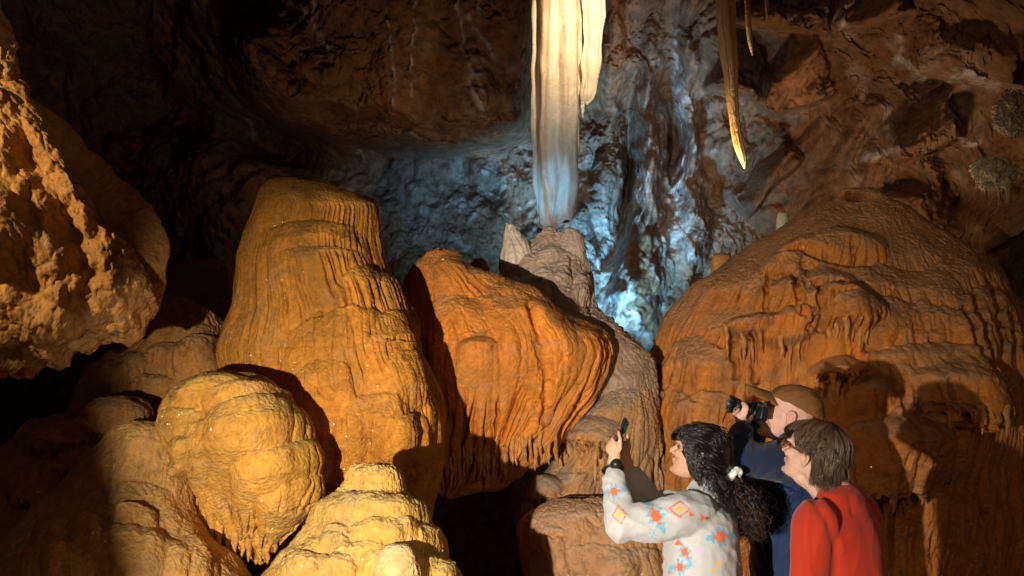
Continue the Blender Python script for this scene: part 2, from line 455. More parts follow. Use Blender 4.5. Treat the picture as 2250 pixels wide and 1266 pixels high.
    jx = px + 7 * pn(px / 22, py / 22) + 3 * n3
    veins = [([(655, 0), (672, 40), (690, 30), (690, 60), (725, 118)], 7), ([(690, 0), (686, 40)], 6), ([(853, 50), (862, 110), (866, 150), (870, 232)], 5), ([(915, 0), (918, 40), (905, 150), (905, 210)], 5),
             ([(1003, 0), (1015, 70), (1022, 120)], 8), ([(1022, 30), (1050, 75), (1075, 100), (1090, 130)], 8), ([(1055, 0), (1052, 50)], 5), ([(1040, 120), (1052, 240)], 22),
             ([(1982, 80), (1990, 130), (2030, 165), (2070, 180)], 12), ([(2092, 160), (2200, 190)], 10), ([(2098, 170), (2098, 280), (2130, 310)], 7), ([(1490, 60), (1492, 180), (1530, 210), (1525, 330)], 7),
             ([(1850, 0), (1870, 60), (1885, 80)], 14), ([(1790, 20), (1850, 60)], 8), ([(2110, 320), (2170, 310)], 8), ([(1940, 240), (1960, 330), (1890, 350)], 14), ([(545, 250), (548, 300)], 6), ([(790, 330), (800, 360)], 10)]
    vm = np.zeros_like(px)
    for pts, w in veins: vm = np.maximum(vm, stroke(jx, py, pts, w * .75) * sst(-.5, .35, pn(px / 16 + w, py / 22)))
    C = mix(C, np.array([.50, .46, .44]), np.clip(vm * (1.0 + .9 * n3), 0, 1) * .6)
    C = mix(C, np.array([.30, .20, .14]), .5 * sst(.1, .5, pn(x / .35, y / .35 + 9, z / .35)) * sst(1700, 1900, px))
    C = mix(C, np.array([.36, .16, .07]), .8 * np.clip(bumpf(px, py, 1365, 90, 34, 130) + bumpf(px, py, 1760, 190, 60, 60), 0, 1))
    P = P - (0.03 * vm + .04 * palez * sst(.1, .6, n2) )[..., None] * FWD
    q4 = grid_quads(len(ys), len(xs))
    tag(mesh_np('cave_wall', P, q4, M_WALL, np.clip(C, .01, .9)), 'dark folded cave wall with pale mineral patches', None, kind='structure')


build_wall()


def build_floor():
    n = 160
    xs = np.linspace(-9, 9, n); ys = np.linspace(-4, 13, n)
    X, Y = np.meshgrid(xs, ys)
    Z = -0.55 + 0.25 * fbm(X / 1.4, Y / 1.4, 0 * X, 3) + 0.05 * billow(X / .3, Y / .3, 0 * X, 2)
    path = sst(-.9, -.2, X + .25 * Y - .6) * (1 - sst(4.6, 5.5, Y))
    path = np.maximum(path, sst(2.0, 1.2, np.abs(Y + .5)) )
    Z = Z * (1 - path) + 0.0 * path
    C = np.array([.16, .09, .045]) + 0 * np.stack([X, X, X], -1)
    C = C * (1 + .3 * fbm(X / .5, Y / .5, 0 * X, 2))[..., None]
    tag(mesh_np('cave_floor', np.stack([X, Y, Z], -1), grid_quads(n, n)[:, ::-1], M_ROCK, C), 'uneven brown cave floor with a level path', None, kind='structure')


build_floor()

# unseen rock added by the flood lamp, shaped to shade the lower left
def shade_rock():
    n, m = 90, 60
    xs = np.linspace(-3.0, -1.45, n); ph = np.linspace(0, math.pi, m)
    X, F = np.meshgrid(xs, ph, indexing='ij')
    zt = np.interp(xs, [-3.0, -2.2, -1.83, -1.73, -1.645, -1.60, -1.55, -1.50, -1.45], [1.35, 1.38, 1.36, 1.33, 1.305, 1.28, 1.20, 1.10, .2])
    Z = (zt[:, None] + .03 * pn(X / .12, X * 0) + .02 * pn(X / .05, F)) * np.sin(F) ** .25
    Y = 1.0 - .42 * np.cos(F) * (1 + .15 * pn(X / .3, F))
    C = np.array([.34, .17, .06]) + 0 * np.stack([X, X, X], -1)
    tag(mesh_np('rock', np.stack([X, Y, Z], -1), grid_quads(n, m), M_ROCK, C), 'unseen brown rock added beside the flood lamp to shade the lower left', 'rock')


shade_rock()


def hanging_shade_rock():  # unseen rock added to keep the flood light off the boulder
    n, m = 70, 80
    t = np.linspace(0, 1, n); a = np.linspace(0, 2 * math.pi, m, endpoint=False)
    T, A = np.meshgrid(t, a, indexing='ij')
    r = np.minimum(1, (T / .02 + 1e-4)) ** .45 * (1 + .05 * pn(np.cos(A) * 2, np.sin(A) * 2, T * 6))
    X = -2.36 + .80 * np.sign(np.cos(A)) * np.abs(np.cos(A)) ** .6 * r; X = X + .05 * pn(T * 9, 0 * T); Y = 1.6 + .30 * np.sin(A) * r; Z = 1.415 + 2.9 * T + .02 * pn(X / .2, Y / .2)
    C = np.array([.34, .17, .06]) + 0 * np.stack([X, X, X], -1)
    tag(mesh_np('hanging_shade_rock', np.stack([X, Y, Z], -1), grid_quads(n, m, True)[:, ::-1], M_ROCK, C), 'unseen brown hanging rock added left of the path to shade the boulder', 'rock')


hanging_shade_rock()

# ------------------------------------------------------------------ colours of the calcite
YEL_T, YEL_S = (.53, .30, .078), (.55, .25, .034)
ORA_T, ORA_S = (.52, .205, .050), (.60, .195, .024)
BRN_T, BRN_S = (.33, .155, .065), (.43, .135, .012)
TAN_T, TAN_S = (.40, .205, .060), (.38, .17, .040)
PNK_T, PNK_S = (.56, .42, .31), (.55, .38, .25)

# ------------------------------------------------------------------ formations
# tall stalagmite
loft('stalagmite', [(388, 608, 642), (391, 592, 672), (400, 578, 705), (415, 567, 752), (430, 560, 800), (442, 556, 828), (455, 550, 835), (480, 541, 836), (520, 527, 835),
     (560, 516, 840), (600, 511, 860), (640, 507, 884), (680, 500, 910), (710, 490, 920), (740, 484, 920), (770, 480, 925), (800, 478, 940), (840, 475, 962), (880, 478, 976), (920, 484, 981),
     (960, 490, 981), (1000, 500, 975), (1040, 510, 963), (1080, 520, 953), (1120, 530, 945), (1200, 550, 940), (1400, 560, 940)],
     560, 620, M_DRY, (.48, .214, .038), (.49, .192, .025), D=6.25, k=.85, seed=1.3, lobe_gain=1.6, flute=.034, Lu=.042, Lv=.85, grain=.0042, Lg=.026, flute_from=lambda x, y: .30 + .5 * sst(560, 610, y) * sst(720, 680, y) + .35 * sst(880, 950, y), swell=.02, sup=2.5,
     lobes=[(690, 484, 130, 66, .07), (700, 548, 110, 50, .015), (815, 590, 80, 80, .09), (765, 686, 150, 105, .13), (860, 690, 60, 80, .09), (880, 790, 75, 110, .10),
            (812, 870, 74, 62, .13), (864, 905, 42, 50, .12), (930, 860, 50, 120, .09), (720, 800, 90, 120, .03)])
tag(bpy.context.scene.objects['stalagmite'], 'tall thick orange stalagmite with a flat slanting top', 'stalagmite')

# hanging dome in front of it
o = loft('flowstone_dome', [(816, 470, 505), (820, 445, 555), (832, 410, 590), (850, 382, 614), (880, 356, 632), (900, 345, 640), (920, 341, 662), (940, 341, 674), (960, 345, 680), (985, 356, 684), (1000, 364, 685), (1040, 386, 682),
     (1080, 404, 670), (1110, 418, 657), (1140, 432, 645), (1170, 450, 628), (1195, 480, 612), (1212, 515, 598), (1224, 545, 582), (1231, 560, 574)],
     400, 460, M_DRY, YEL_T, YEL_S, D=5.5, k=.85, seed=4.1, flute=.034, Lu=.045, Lv=.8, grain=.0042, Lg=.024, swell=.012,
     flute_from=lambda x, y: sst(1040, 1140, y) + .5 * sst(600, 650, x),
     lobe_gain=1.7, lobes=[(480, 824, 130, 60, .05), (575, 850, 120, 40, .08), (580, 905, 150, 60, .11), (395, 900, 80, 60, .06), (625, 968, 110, 56, .11), (640, 1030, 80, 60, .07),
            (432, 948, 24, 22, .05), (436, 988, 13, 11, .05)])
tag(o, 'yellow hanging flowstone dome ending in a pointed drip fringe', 'flowstone')
dripstones(o, [(428, 1090, 70, 20), (440, 1120, 60, 18), (452, 1142, 70, 22), (468, 1150, 66, 18), (482, 1160, 62, 20), (500, 1175, 50, 18), (515, 1180, 48, 20), (532, 1190, 42, 18), (548, 1195, 40, 16), (562, 1205, 32, 16), (585, 1195, 34, 16), (604, 1180, 36, 18)], M_DRY, (.5, .24, .05), seed=3)

# dark lumpy mass in the lower left
o = loft('flowstone_mound', [(933, 300, 340), (938, 262, 385), (946, 240, 402), (960, 224, 412), (1000, 190, 418), (1050, 140, 424), (1100, 90, 432), (1140, 50, 444), (1180, 0, 470), (1220, -40, 515), (1266, -90, 555), (1350, -130, 600), (1500, -180, 650)],
     300, 420, M_DRY, (.46, .26, .085), (.42, .20, .05), D=5.4, k=.8, seed=8.8, flute=.012, Lu=.08, grain=.007, Lg=.04, swell=.03,
     lobes=[(330, 936, 90, 60, .05), (300, 1060, 90, 60, .05), (240, 1120, 120, 60, .09), (385, 1120, 70, 60, .07), (200, 1150, 40, 25, .11), (300, 1125, 45, 26, .12), (120, 1130, 50, 60, .10), (270, 1190, 140, 50, .15), (420, 1190, 60, 70, .12), (100, 1215, 120, 60, .17)])
tag(o, 'wide brown flowstone mound half in shadow below the hanging dome', 'flowstone')
o = loft('flowstone_mound', [(868, 225, 270), (873, 200, 300), (882, 180, 320), (897, 160, 333), (915, 70, 337), (940, 40, 340), (980, 10, 330), (1020, -40, 320), (1100, -90, 300), (1300, -150, 250)],
     260, 360, M_DRY, (.42, .22, .075), (.42, .18, .045), D=5.8, k=.7, seed=12.8, flute=.02, Lu=.07, grain=.007, Lg=.04, swell=.03,
     lobes=[(255, 872, 80, 40, .06, 965, 8), (150, 912, 60, 40, .06, 985, 10), (110, 935, 60, 40, .08, 1000, 10), (180, 975, 60, 40, .09, 1050, 14), (90, 1000, 70, 60, .11, 1110, 16), (40, 960, 50, 50, .08), (215, 1000, 60, 60, .10)])
tag(o, 'small dark knobbly flowstone mound at the far left above the shadowed floor', 'flowstone')

# slope between the boulder and the stalagmite
o = loft('flowstone_slope', [(648, 335, 365), (655, 325, 400), (668, 305, 425), (690, 280, 470), (720, 266, 505), (760, 250, 525), (800, 190, 545), (850, 165, 565), (900, 150, 580), (1000, 110, 600), (1200, 80, 640)],
     300, 380, M_DRY, (.42, .215, .07), (.44, .19, .045), D=6.5, k=.55, seed=15.5, flute=.03, Lu=.07, Lv=.4, grain=.008, Lg=.045, swell=.03,
     lobes=[(348, 655, 62, 50, .09), (330, 700, 60, 60, .08), (430, 672, 55, 60, .10), (455, 720, 45, 50, .09), (400, 765, 80, 50, .15), (440, 745, 50, 40, .16), (300, 790, 50, 30, .13), (225, 790, 60, 50, .10), (350, 830, 60, 40, .15), (480, 800, 60, 60, .10)])
tag(o, 'lumpy brown flowstone slope between the big boulder and the tall stalagmite', 'flowstone')
o = loft('stalagmite', [(570, 405, 465), (575, 390, 490), (588, 376, 505), (610, 368, 512), (650, 365, 515), (700, 365, 515), (800, 360, 520)],
     110, 160, M_DRY, (.36, .16, .05), (.36, .15, .04), D=7.3, k=.9, seed=18.5, flute=.02, Lu=.06, grain=.006)
tag(o, 'short dark round-topped stalagmite in shadow behind the tall one', 'stalagmite')

# cream formation in the foreground, with its nub
o = loft('flowstone_cascade', [(1021, 785, 842), (1026, 768, 868), (1035, 762, 880), (1060, 754, 888), (1085, 738, 892), (1100, 712, 918), (1110, 692, 934), (1130, 680, 948), (1150, 671, 953), (1165, 658, 968), (1185, 642, 980),
     (1210, 618, 984), (1228, 602, 985), (1244, 586, 1000), (1266, 566, 1016), (1310, 540, 1040), (1400, 500, 1075), (1600, 460, 1100)],
     330, 520, M_DRY, (.56, .35, .105), (.56, .29, .055), D=4.75, lobe_gain=.65, k=.85, seed=21.5, flute=.012, Lu=.05, grain=.0055, Lg=.03, swell=.012, ripple=.006, sup=2.3,
     lobes=[(824, 1024, 64, 34, .02), (725, 1068, 62, 34, .04), (900, 1094, 55, 30, .07), (860, 1100, 60, 40, .05), (800, 1090, 100, 40, .035), (824, 1152, 56, 28, .085), (742, 1160, 30, 14, .07), (948, 1152, 40, 34, .10), (890, 1150, 40, 40, .085), (720, 1178, 70, 30, .075), (650, 1200, 60, 36, .08), (800, 1195, 70, 40, .10), (700, 1225, 90, 34, .10), (950, 1226, 60, 28, .12), (985, 1240, 40, 34, .13), (860, 1220, 70, 40, .12)])
tag(o, 'cream yellow cascade of rounded flowstone at the bottom of the pit', 'flowstone')
o = loft('stalagmite', [(1193, 855, 885), (1197, 842, 898), (1206, 832, 909), (1222, 824, 918), (1245, 820, 924), (1266, 818, 926), (1330, 810, 935), (1450, 800, 940)],
     120, 160, M_DRY, (.62, .44, .22), (.58, .36, .13), D=4.35, k=.95, seed=25.5, flute=.003, grain=.004, Lg=.03, swell=.01)
tag(o, 'short pale stalagmite nub standing in front of the cream cascade', 'stalagmite')

# orange mound in the middle
def mid_relief(px, py, P):
    crease = stroke(px + 5 * pn(px / 20, py / 20), py, [(1160, 690), (1185, 740), (1197, 800), (1199, 850), (1195, 920)], 9)
    return -.05 * crease
o = loft('flowstone_mound', [(553, 948, 982), (557, 938, 1000), (566, 930, 1012), (580, 915, 1024), (595, 905, 1066), (606, 900, 1102), (625, 897, 1142), (650, 893, 1190), (675, 890, 1232), (700, 890, 1282), (720, 890, 1312), (740, 890, 1336),
     (765, 890, 1352), (785, 890, 1350), (820, 892, 1337), (850, 895, 1320), (880, 900, 1300), (910, 905, 1280), (940, 910, 1256), (970, 918, 1232), (1000, 925, 1206), (1025, 935, 1180), (1045, 945, 1155), (1062, 955, 1120), (1078, 965, 1060), (1088, 975, 1010)],
     430, 560, M_WET, ORA_T, ORA_S, D=6.75, k=.62, seed=31.0, flute=.075, Lu=.055, Lv=1.2, grain=.008, Lg=.05, swell=.03, relief=mid_relief,
     flute_from=lambda x, y: sst(820, 960, y) * 1.0 + 1.1 * sst(90, 10, np.abs(y - (1080 - (x - 1120) * 1.25))) * sst(1150, 1230, x),
     lobe_gain=1.0, lobes=[(1150, 610, 90, 50, .03), (1000, 650, 70, 50, .03), (1080, 730, 180, 110, .06), (1055, 742, 45, 26, .10), (1265, 705, 100, 120, .10), (1060, 650, 120, 60, .03), (1180, 660, 80, 50, .04), (990, 560, 40, 40, .03)])
tag(o, 'orange flowstone mound with a long fluted fringe in the middle', 'flowstone')
rs = np.random.RandomState(5)
sp = []
for i in range(30):
    x = 985 + i * 8.2 + rs.uniform(-2, 2); y = 1010 - 0.20 * (x - 985) + rs.uniform(-22, 14)
    sp.append((x, min(y, 1080 - max(0, x - 1100) * .9), rs.uniform(28, 75), rs.uniform(8, 15)))
dripstones(o, sp, M_WET, (.44, .19, .05), seed=9)

# dark stumps left of the orange mound
o = loft('stalagmite', [(588, 905, 930), (594, 896, 940), (606, 888, 950), (640, 884, 960), (700, 880, 970), (800, 880, 975), (950, 880, 980)], 120, 120, M_WET, ORA_T, ORA_S, D=7.3, k=.9, seed=33.0, flute=.02, grain=.006)
tag(o, 'dark reddish stump in shadow between the tall stalagmite and the orange mound', 'stalagmite')
o = loft('stalagmite', [(566, 1045, 1060), (572, 1036, 1070), (585, 1030, 1077), (610, 1026, 1080), (680, 1020, 1085)], 60, 90, M_WET, (.3, .12, .05), (.3, .12, .04), D=7.4, k=.9, seed=36.0, flute=.01, grain=.005)
tag(o, 'small dark red stalagmite tip poking up behind the orange mound', 'stalagmite')

# pale base under the drapery
def pale_col(px, py, P, C, st):
    k = sst(610, 730, py + 14 * pn(px / 25, py / 25))[..., None] * .8           # the skirt is stained brown
    return C * (1 - k) + np.array([.27, .155, .085]) * k
o = loft('pale_stalagmite', [(508, 1196, 1262, 7.6), (514, 1188, 1275, 7.6), (530, 1178, 1284, 7.6), (550, 1150, 1289, 7.6), (572, 1120, 1294, 7.58), (590, 1100, 1300, 7.55), (606, 1096, 1306, 7.5), (630, 1100, 1307, 7.4), (655, 1110, 1306, 7.25), (690, 1130, 1332, 7.12), (730, 1160, 1374, 7.05), (770, 1200, 1414, 7.0), (792, 1230, 1434, 6.98), (830, 1260, 1445, 6.95), (900, 1280, 1450, 6.95)],
     300, 360, M_PALE, PNK_T, PNK_S, D=7.6, k=.55, seed=41.0, flute=.018, Lu=.08, Lv=.3, grain=.010, Lg=.07, swell=.04, ripple=.020, colour=pale_col,
     lobes=[(1215, 540, 40, 40, .05), (1255, 560, 42, 60, .06), (1285, 604, 26, 30, .08, 660, 5)])
tag(o, 'pale pinkish three-peaked stalagmite standing under the hanging drapery', 'stalagmite')
loft('peak', [(487, 1112, 1122), (492, 1107, 1132), (505, 1104, 1144), (530, 1101, 1160), (560, 1098, 1170), (590, 1095, 1178), (606, 1096, 1184)], 110, 120, M_PALE, (.72, .60, .48), (.72, .58, .44), D=7.55, k=.8, seed=43, flute=.02, Lu=.05, grain=.008, parent=o)
loft('peak', [(497, 1200, 1212), (501, 1193, 1222), (512, 1187, 1234), (530, 1184, 1240), (570, 1180, 1246)], 80, 100, M_PALE, (.55, .42, .32), (.52, .38, .27), D=7.6, k=.9, seed=45, flute=.01, grain=.008, parent=o)
loft('peak', [(499, 1245, 1256), (503, 1236, 1270), (515, 1230, 1281), (540, 1226, 1288), (580, 1224, 1293), (610, 1222, 1296)], 90, 110, M_PALE, (.55, .42, .32), (.52, .38, .27), D=7.55, k=.9, seed=47, flute=.014, grain=.008, parent=o)

# grey rock and the ledge behind the phone
o = loft('flowstone_mound', [(838, 1380, 1405), (846, 1352, 1420), (862, 1330, 1430), (885, 1308, 1440), (915, 1278, 1450), (945, 1255, 1455), (980, 1236, 1460), (1010, 1212, 1465), (1040, 1190, 1470), (1065, 1160, 1475), (1090, 1140, 1480), (1110, 1135, 1480), (1200, 1130, 1480)],
     300, 300, M_WET, (.30, .205, .130), (.42, .20, .065), D=6.9, k=.7, seed=51, flute=.045, Lu=.06, Lv=.6, grain=.007, swell=.02, steep_rng=(.55, .9),
     flute_from=lambda x, y: sst(950, 1010, y), lobes=[(1350, 850, 100, 90, .06), (1300, 920, 90, 70, .08, 1000, 25), (1195, 1045, 45, 30, .10, 1105, 8)])
tag(o, 'grey brown flowstone mound with thin hanging curtains behind the raised phone', 'flowstone')
dripstones(o, [(1225, 1010, 50, 10), (1240, 1000, 75, 9), (1256, 995, 60, 10), (1272, 1000, 80, 11), (1290, 1005, 70, 10), (1308, 1010, 60, 11), (1322, 1020, 80, 12)], M_WET, (.42, .21, .08), seed=12)
o = loft('flowstone_mound', [(1098, 1225, 1330), (1106, 1190, 1370), (1118, 1160, 1400), (1132, 1144, 1440), (1150, 1136, 1470), (1175, 1138, 1500), (1220, 1150, 1520), (1266, 1160, 1530), (1350, 1170, 1540), (1550, 1180, 1540)],
     260, 360, M_WET, (.42, .255, .150), (.44, .21, .080), D=6.3, k=.6, seed=55, flute=.035, Lu=.07, Lv=.4, grain=.007, swell=.03,
     lobes=[(1250, 1102, 120, 60, .05), (1370, 1140, 70, 50, .07), (1300, 1190, 100, 50, .10), (1200, 1150, 60, 60, .06), (1400, 1200, 90, 50, .12)])
tag(o, 'wet pinkish brown flowstone ledge below the lifted elbow', 'flowstone')

# great mound on the right
def right_relief(px, py, P):
    cre = stroke(px + 4 * pn(px / 16, py / 16), py, [(1722, 556), (1760, 552), (1800, 572), (1860, 584), (1910, 580)], 9)
    g = 0
    for pts, w in [([(2120, 660), (2125, 760), (2140, 860)], 7), ([(2165, 640), (2172, 760), (2165, 880)], 8), ([(2205, 700), (2210, 900)], 8), ([(2090, 700), (2105, 800), (2150, 960)], 6), ([(1790, 650), (1795, 740)], 5),
                   ([(1690, 600), (1682, 700)], 5), ([(1745, 620), (1752, 700)], 5), ([(1612, 740), (1616, 830)], 5), ([(1655, 740), (1660, 840)], 5)]:
        g = np.maximum(g, stroke(px + 5 * pn(px / 15, py / 25), py, pts, w))
    return -.07 * cre - .07 * g - .05 * bumpf(px, py, 1700, 790, 40, 60)
o = loft('flowstone_mound', [(407, 1866, 1894), (410, 1852, 1914), (420, 1842, 1930), (434, 1836, 1945), (446, 1815, 1962), (466, 1780, 2005), (492, 1722, 2048), (520, 1672, 2092), (560, 1612, 2152), (600, 1562, 2200), (640, 1522, 2240), (680, 1490, 2275), (720, 1460, 2300),
     (760, 1436, 2315), (800, 1412, 2325), (850, 1398, 2335), (900, 1392, 2340), (1000, 1388, 2345), (1100, 1385, 2350), (1266, 1380, 2360), (1450, 1380, 2370), (1600, 1380, 2380)],
     700, 760, M_WET, BRN_T, BRN_S, D=7.6, k=.66, seed=61, lobe_gain=1.15, flute=.055, Lu=.085, Lv=.7, grain=.008, Lg=.055, swell=.05, Ls=.45, relief=right_relief, flute_from=lambda x, y: .5 + .6 * sst(1720, 1500, x) * sst(700, 860, y) + .4 * sst(2060, 2140, x) * sst(620, 700, y), steep_rng=(.55, .95), sup=2.3,
     lobes=[(1835, 503, 125, 50, .06), (1720, 552, 50, 34, .08), (1920, 585, 260, 90, .09), (2130, 562, 120, 80, .14), (1712, 622, 60, 40, .06), (1800, 600, 90, 60, .12), (1840, 655, 95, 40, .17, 745, 16), (1645, 690, 75, 50, .13, 745, 12), (1730, 700, 60, 40, .14, 770, 10),
            (1955, 670, 200, 120, .17), (1830, 795, 70, 40, .20, 845, 14), (2150, 640, 100, 150, .22), (2010, 765, 190, 110, .25), (2060, 800, 150, 140, .28, 920, 34), (1990, 880, 110, 60, .30), (1930, 905, 120, 70, .32, 1090, 24), (1880, 830, 60, 40, .24),
            (1520, 740, 110, 140, .10), (1480, 850, 90, 160, .14), (1570, 860, 90, 120, .14), (1680, 900, 120, 120, .14)])
tag(o, 'huge rounded brown flowstone mound filling the right behind three visitors', 'flowstone')
sp = [(1795, 740, 40, 12), (1808, 742, 52, 12), (1822, 738, 34, 11), (1836, 745, 50, 14), (1852, 742, 40, 12), (1868, 748, 46, 13), (1884, 745, 36, 12), (1600, 740, 60, 12), (1616, 742, 90, 13), (1634, 745, 60, 12), (1655, 748, 80, 12), (1672, 745, 50, 11), (1715, 765, 46, 11), (1733, 768, 60, 12), (1752, 765, 44, 11),
      (1790, 835, 36, 14), (1808, 842, 44, 14), (1826, 842, 52, 15), (1846, 845, 40, 14), (1864, 840, 30, 13)]
sp += [(2000 + i * 16, 905 + 10 * math.sin(i * 1.7), 40 + 22 * math.sin(i * 2.3), 18) for i in range(9)]
sp += [(1862 + i * 16, 1085 + 8 * math.sin(i * 2.1), 36 + 14 * math.sin(i * 1.3), 20) for i in range(9)]
dripstones(o, sp, M_WET, (.40, .17, .05), seed=21)
o = loft('stalagmite', [(466, 1712, 1722), (469, 1708, 1729), (478, 1706, 1732), (495, 1705, 1732), (512, 1704, 1732)], 40, 60, M_PALE, (.55, .46, .34), (.5, .4, .28), D=8.1, k=.9, seed=64, flute=.002, grain=.003, swell=.006)
tag(o, 'tiny pale stalagmite on the left shoulder of the huge mound', 'stalagmite')
o = loft('stalagmite', [(558, 1575, 1592), (562, 1568, 1604), (575, 1564, 1610), (595, 1562, 1612), (625, 1560, 1614)], 50, 70, M_PALE, (.45, .22, .06), (.45, .2, .05), D=8.2, k=.9, seed=66, flute=.004, grain=.004, swell=.01)
tag(o, 'small orange stalagmite stump at the left edge of the huge mound', 'stalagmite')

# boulder hanging in from the left
def scallop(px, py, P):
    x, y, z = P[..., 0], P[..., 1], P[..., 2]
    w = .12 * pn(x / .15, y / .15, z / .15)
    a = .55
    xr = x * math.cos(a) + z * math.sin(a); zr = -x * math.sin(a) + z * math.cos(a)
    f1, f2 = worley(xr / .055 + w * 3, y / .06, zr / .085 + w * 2)
    g1, g2 = worley(xr / .16 + w, y / .16, zr / .22 + w)
    face = sst(-20, 60, (py - 250) - (px - 60) * 1.25 + 40 * pn(px / 60, py / 60)) 
    d = .030 * np.sqrt(np.clip(f2 - f1, 0, 1)) * (.7 + .3 * face) + .070 * np.clip(g2 - g1, 0, .6) * (.6 + .4 * face)
    ridge = np.interp(py, [150, 200, 300, 470, 520, 620, 690, 740, 800], [40, 55, 105, 190, 255, 318, 340, 330, 260]) + 12 * pn(px / 30, py / 25)
    d = d - .50 * np.clip(px - ridge, 0, None) / 110
    d = d + .16 * bumpf(px, py, -30, 540, 50, 60, 40) + .08 * bumpf(px, py, 20, 440, 50, 22, 35)
    for pts, wd, m in [([(50, 330), (120, 430), (150, 520)], 26, -.06), ([(150, 520), (200, 600), (180, 680)], 22, -.05), ([(10, 470), (90, 500), (140, 560)], 30, .05), ([(230, 560), (280, 640), (270, 700)], 26, .06), ([(120, 640), (150, 700)], 28, .05), ([(0, 560), (60, 640)], 40, -.06)]:
        d = d + m * stroke(px + 10 * pn(px / 30, py / 30), py, pts, wd)
    return d
o = loft('overhanging_boulder', [(-700, -900, -150), (-300, -800, -60), (-60, -700, -8), (20, -600, 2), (45, -560, 22), (70, -540, 36), (100, -520, 43), (140, -500, 40), (170, -500, 30), (192, -500, 26), (206, -500, 50), (230, -500, 104), (260, -490, 138), (285, -485, 165), (310, -480, 190), (345, -475, 222), (380, -470, 258), (415, -460, 294), (450, -450, 330),
     (485, -440, 358), (515, -430, 376), (545, -420, 384), (575, -410, 380), (605, -400, 364), (640, -390, 357), (670, -375, 346), (700, -360, 322), (722, -345, 290), (738, -330, 230), (755, -310, 170), (775, -290, 130), (795, -260, 95), (808, -220, 50), (814, -150, 0)],
     520, 620, M_ROCK, TAN_T, TAN_S, D=5.25, k=.30, seed=71, flute=.006, grain=.009, Lg=.045, swell=.035, Ls=.25, relief=scallop, sup=2.6, steep_rng=(.2, .6))
tag(o, 'rough tan boulder hanging in from the left with a scalloped underside', 'boulder')

# ------------------------------------------------------------------ hanging drapery and stalactites
def drape_rows(rows): return rows
def white_col(px, py, P, C, st):
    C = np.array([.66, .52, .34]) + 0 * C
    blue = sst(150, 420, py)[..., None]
    C = C * (1 - blue) + np.array([.44, .51, .54]) * blue  # lower drapery tinted bluish: cold lamplight put into the colour
    wob = px + 3 * pn(py / 40, 0 * py) + 2 * pn(px / 6, py / 90)
    for pts, w, m in [([(1196, -60), (1190, 120), (1180, 260), (1190, 380), (1206, 470), (1216, 495)], 6, .75), ([(1208, -60), (1200, 200), (1196, 330), (1212, 440)], 4, .5), ([(1240, 60), (1246, 200), (1238, 330), (1222, 440)], 3, .35), ([(1180, -60), (1174, 160)], 3, .6),
                      ([(1262, 0), (1272, 100), (1276, 240)], 3, .4), ([(1225, -50), (1232, 180)], 3, .3)]:
        k = (m * stroke(wob, py, pts, w))[..., None]
        C = C * (1 - k) + np.array([.42, .17, .035]) * k
    return C * (0.96 + .08 * st)[..., None]
def folds(px, py, P):
    f = px + 6 * pn(py / 90, 0 * py) + 4 * pn(px / 40, py / 160)
    return .020 * np.cos(f / 9.5) + .030 * np.cos(f / 25 + 1) + .006 * np.cos(f / 4.2)
M_DRAPE = rock_mat('translucent_calcite', rough=0.45, coat=0.2, coat_rough=.25, bump=0.35, scale=60, var=0.12)
_b = M_DRAPE.node_tree.nodes['Principled BSDF']; _b.inputs['Subsurface Weight'].default_value = .10; _b.inputs['Subsurface Radius'].default_value = (.06, .035, .015)
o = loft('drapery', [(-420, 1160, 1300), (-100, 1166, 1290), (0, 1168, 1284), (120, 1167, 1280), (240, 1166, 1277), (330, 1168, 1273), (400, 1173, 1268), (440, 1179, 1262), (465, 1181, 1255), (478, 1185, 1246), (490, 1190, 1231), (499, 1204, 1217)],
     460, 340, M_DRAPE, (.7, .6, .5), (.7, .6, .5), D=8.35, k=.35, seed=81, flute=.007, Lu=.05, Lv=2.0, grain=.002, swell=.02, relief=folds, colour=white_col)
tag(o, 'long cream white drapery hanging from the roof with rusty vertical stripes', 'drapery')
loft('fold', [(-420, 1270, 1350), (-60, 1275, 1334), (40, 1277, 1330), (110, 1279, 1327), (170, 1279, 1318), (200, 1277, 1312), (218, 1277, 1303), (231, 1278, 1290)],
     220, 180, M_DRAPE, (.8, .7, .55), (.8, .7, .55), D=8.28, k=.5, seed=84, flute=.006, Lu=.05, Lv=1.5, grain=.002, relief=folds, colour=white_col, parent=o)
dripstones(o, [(1252, 455, 24, 8), (1240, 462, 30, 9), (1258, 445, 22, 6)], M_PALE, (.72, .68, .6), seed=4)
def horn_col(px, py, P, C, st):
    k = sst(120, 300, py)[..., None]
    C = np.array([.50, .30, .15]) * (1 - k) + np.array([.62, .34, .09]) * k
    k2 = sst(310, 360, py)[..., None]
    C = C * (1 - k2) + np.array([.85, .62, .25]) * k2  # lit glow of the tip painted in as a lighter colour
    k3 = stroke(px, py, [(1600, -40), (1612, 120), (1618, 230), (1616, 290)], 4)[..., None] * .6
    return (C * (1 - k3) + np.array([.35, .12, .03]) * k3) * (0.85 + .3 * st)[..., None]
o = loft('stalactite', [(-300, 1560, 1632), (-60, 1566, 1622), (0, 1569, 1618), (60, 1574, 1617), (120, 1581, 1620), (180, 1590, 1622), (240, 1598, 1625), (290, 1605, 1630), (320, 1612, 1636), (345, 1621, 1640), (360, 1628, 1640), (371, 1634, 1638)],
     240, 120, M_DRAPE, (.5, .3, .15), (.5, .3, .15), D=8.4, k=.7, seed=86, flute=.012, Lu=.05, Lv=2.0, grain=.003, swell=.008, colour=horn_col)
tag(o, 'long curved orange stalactite with a bright tip', 'stalactite')
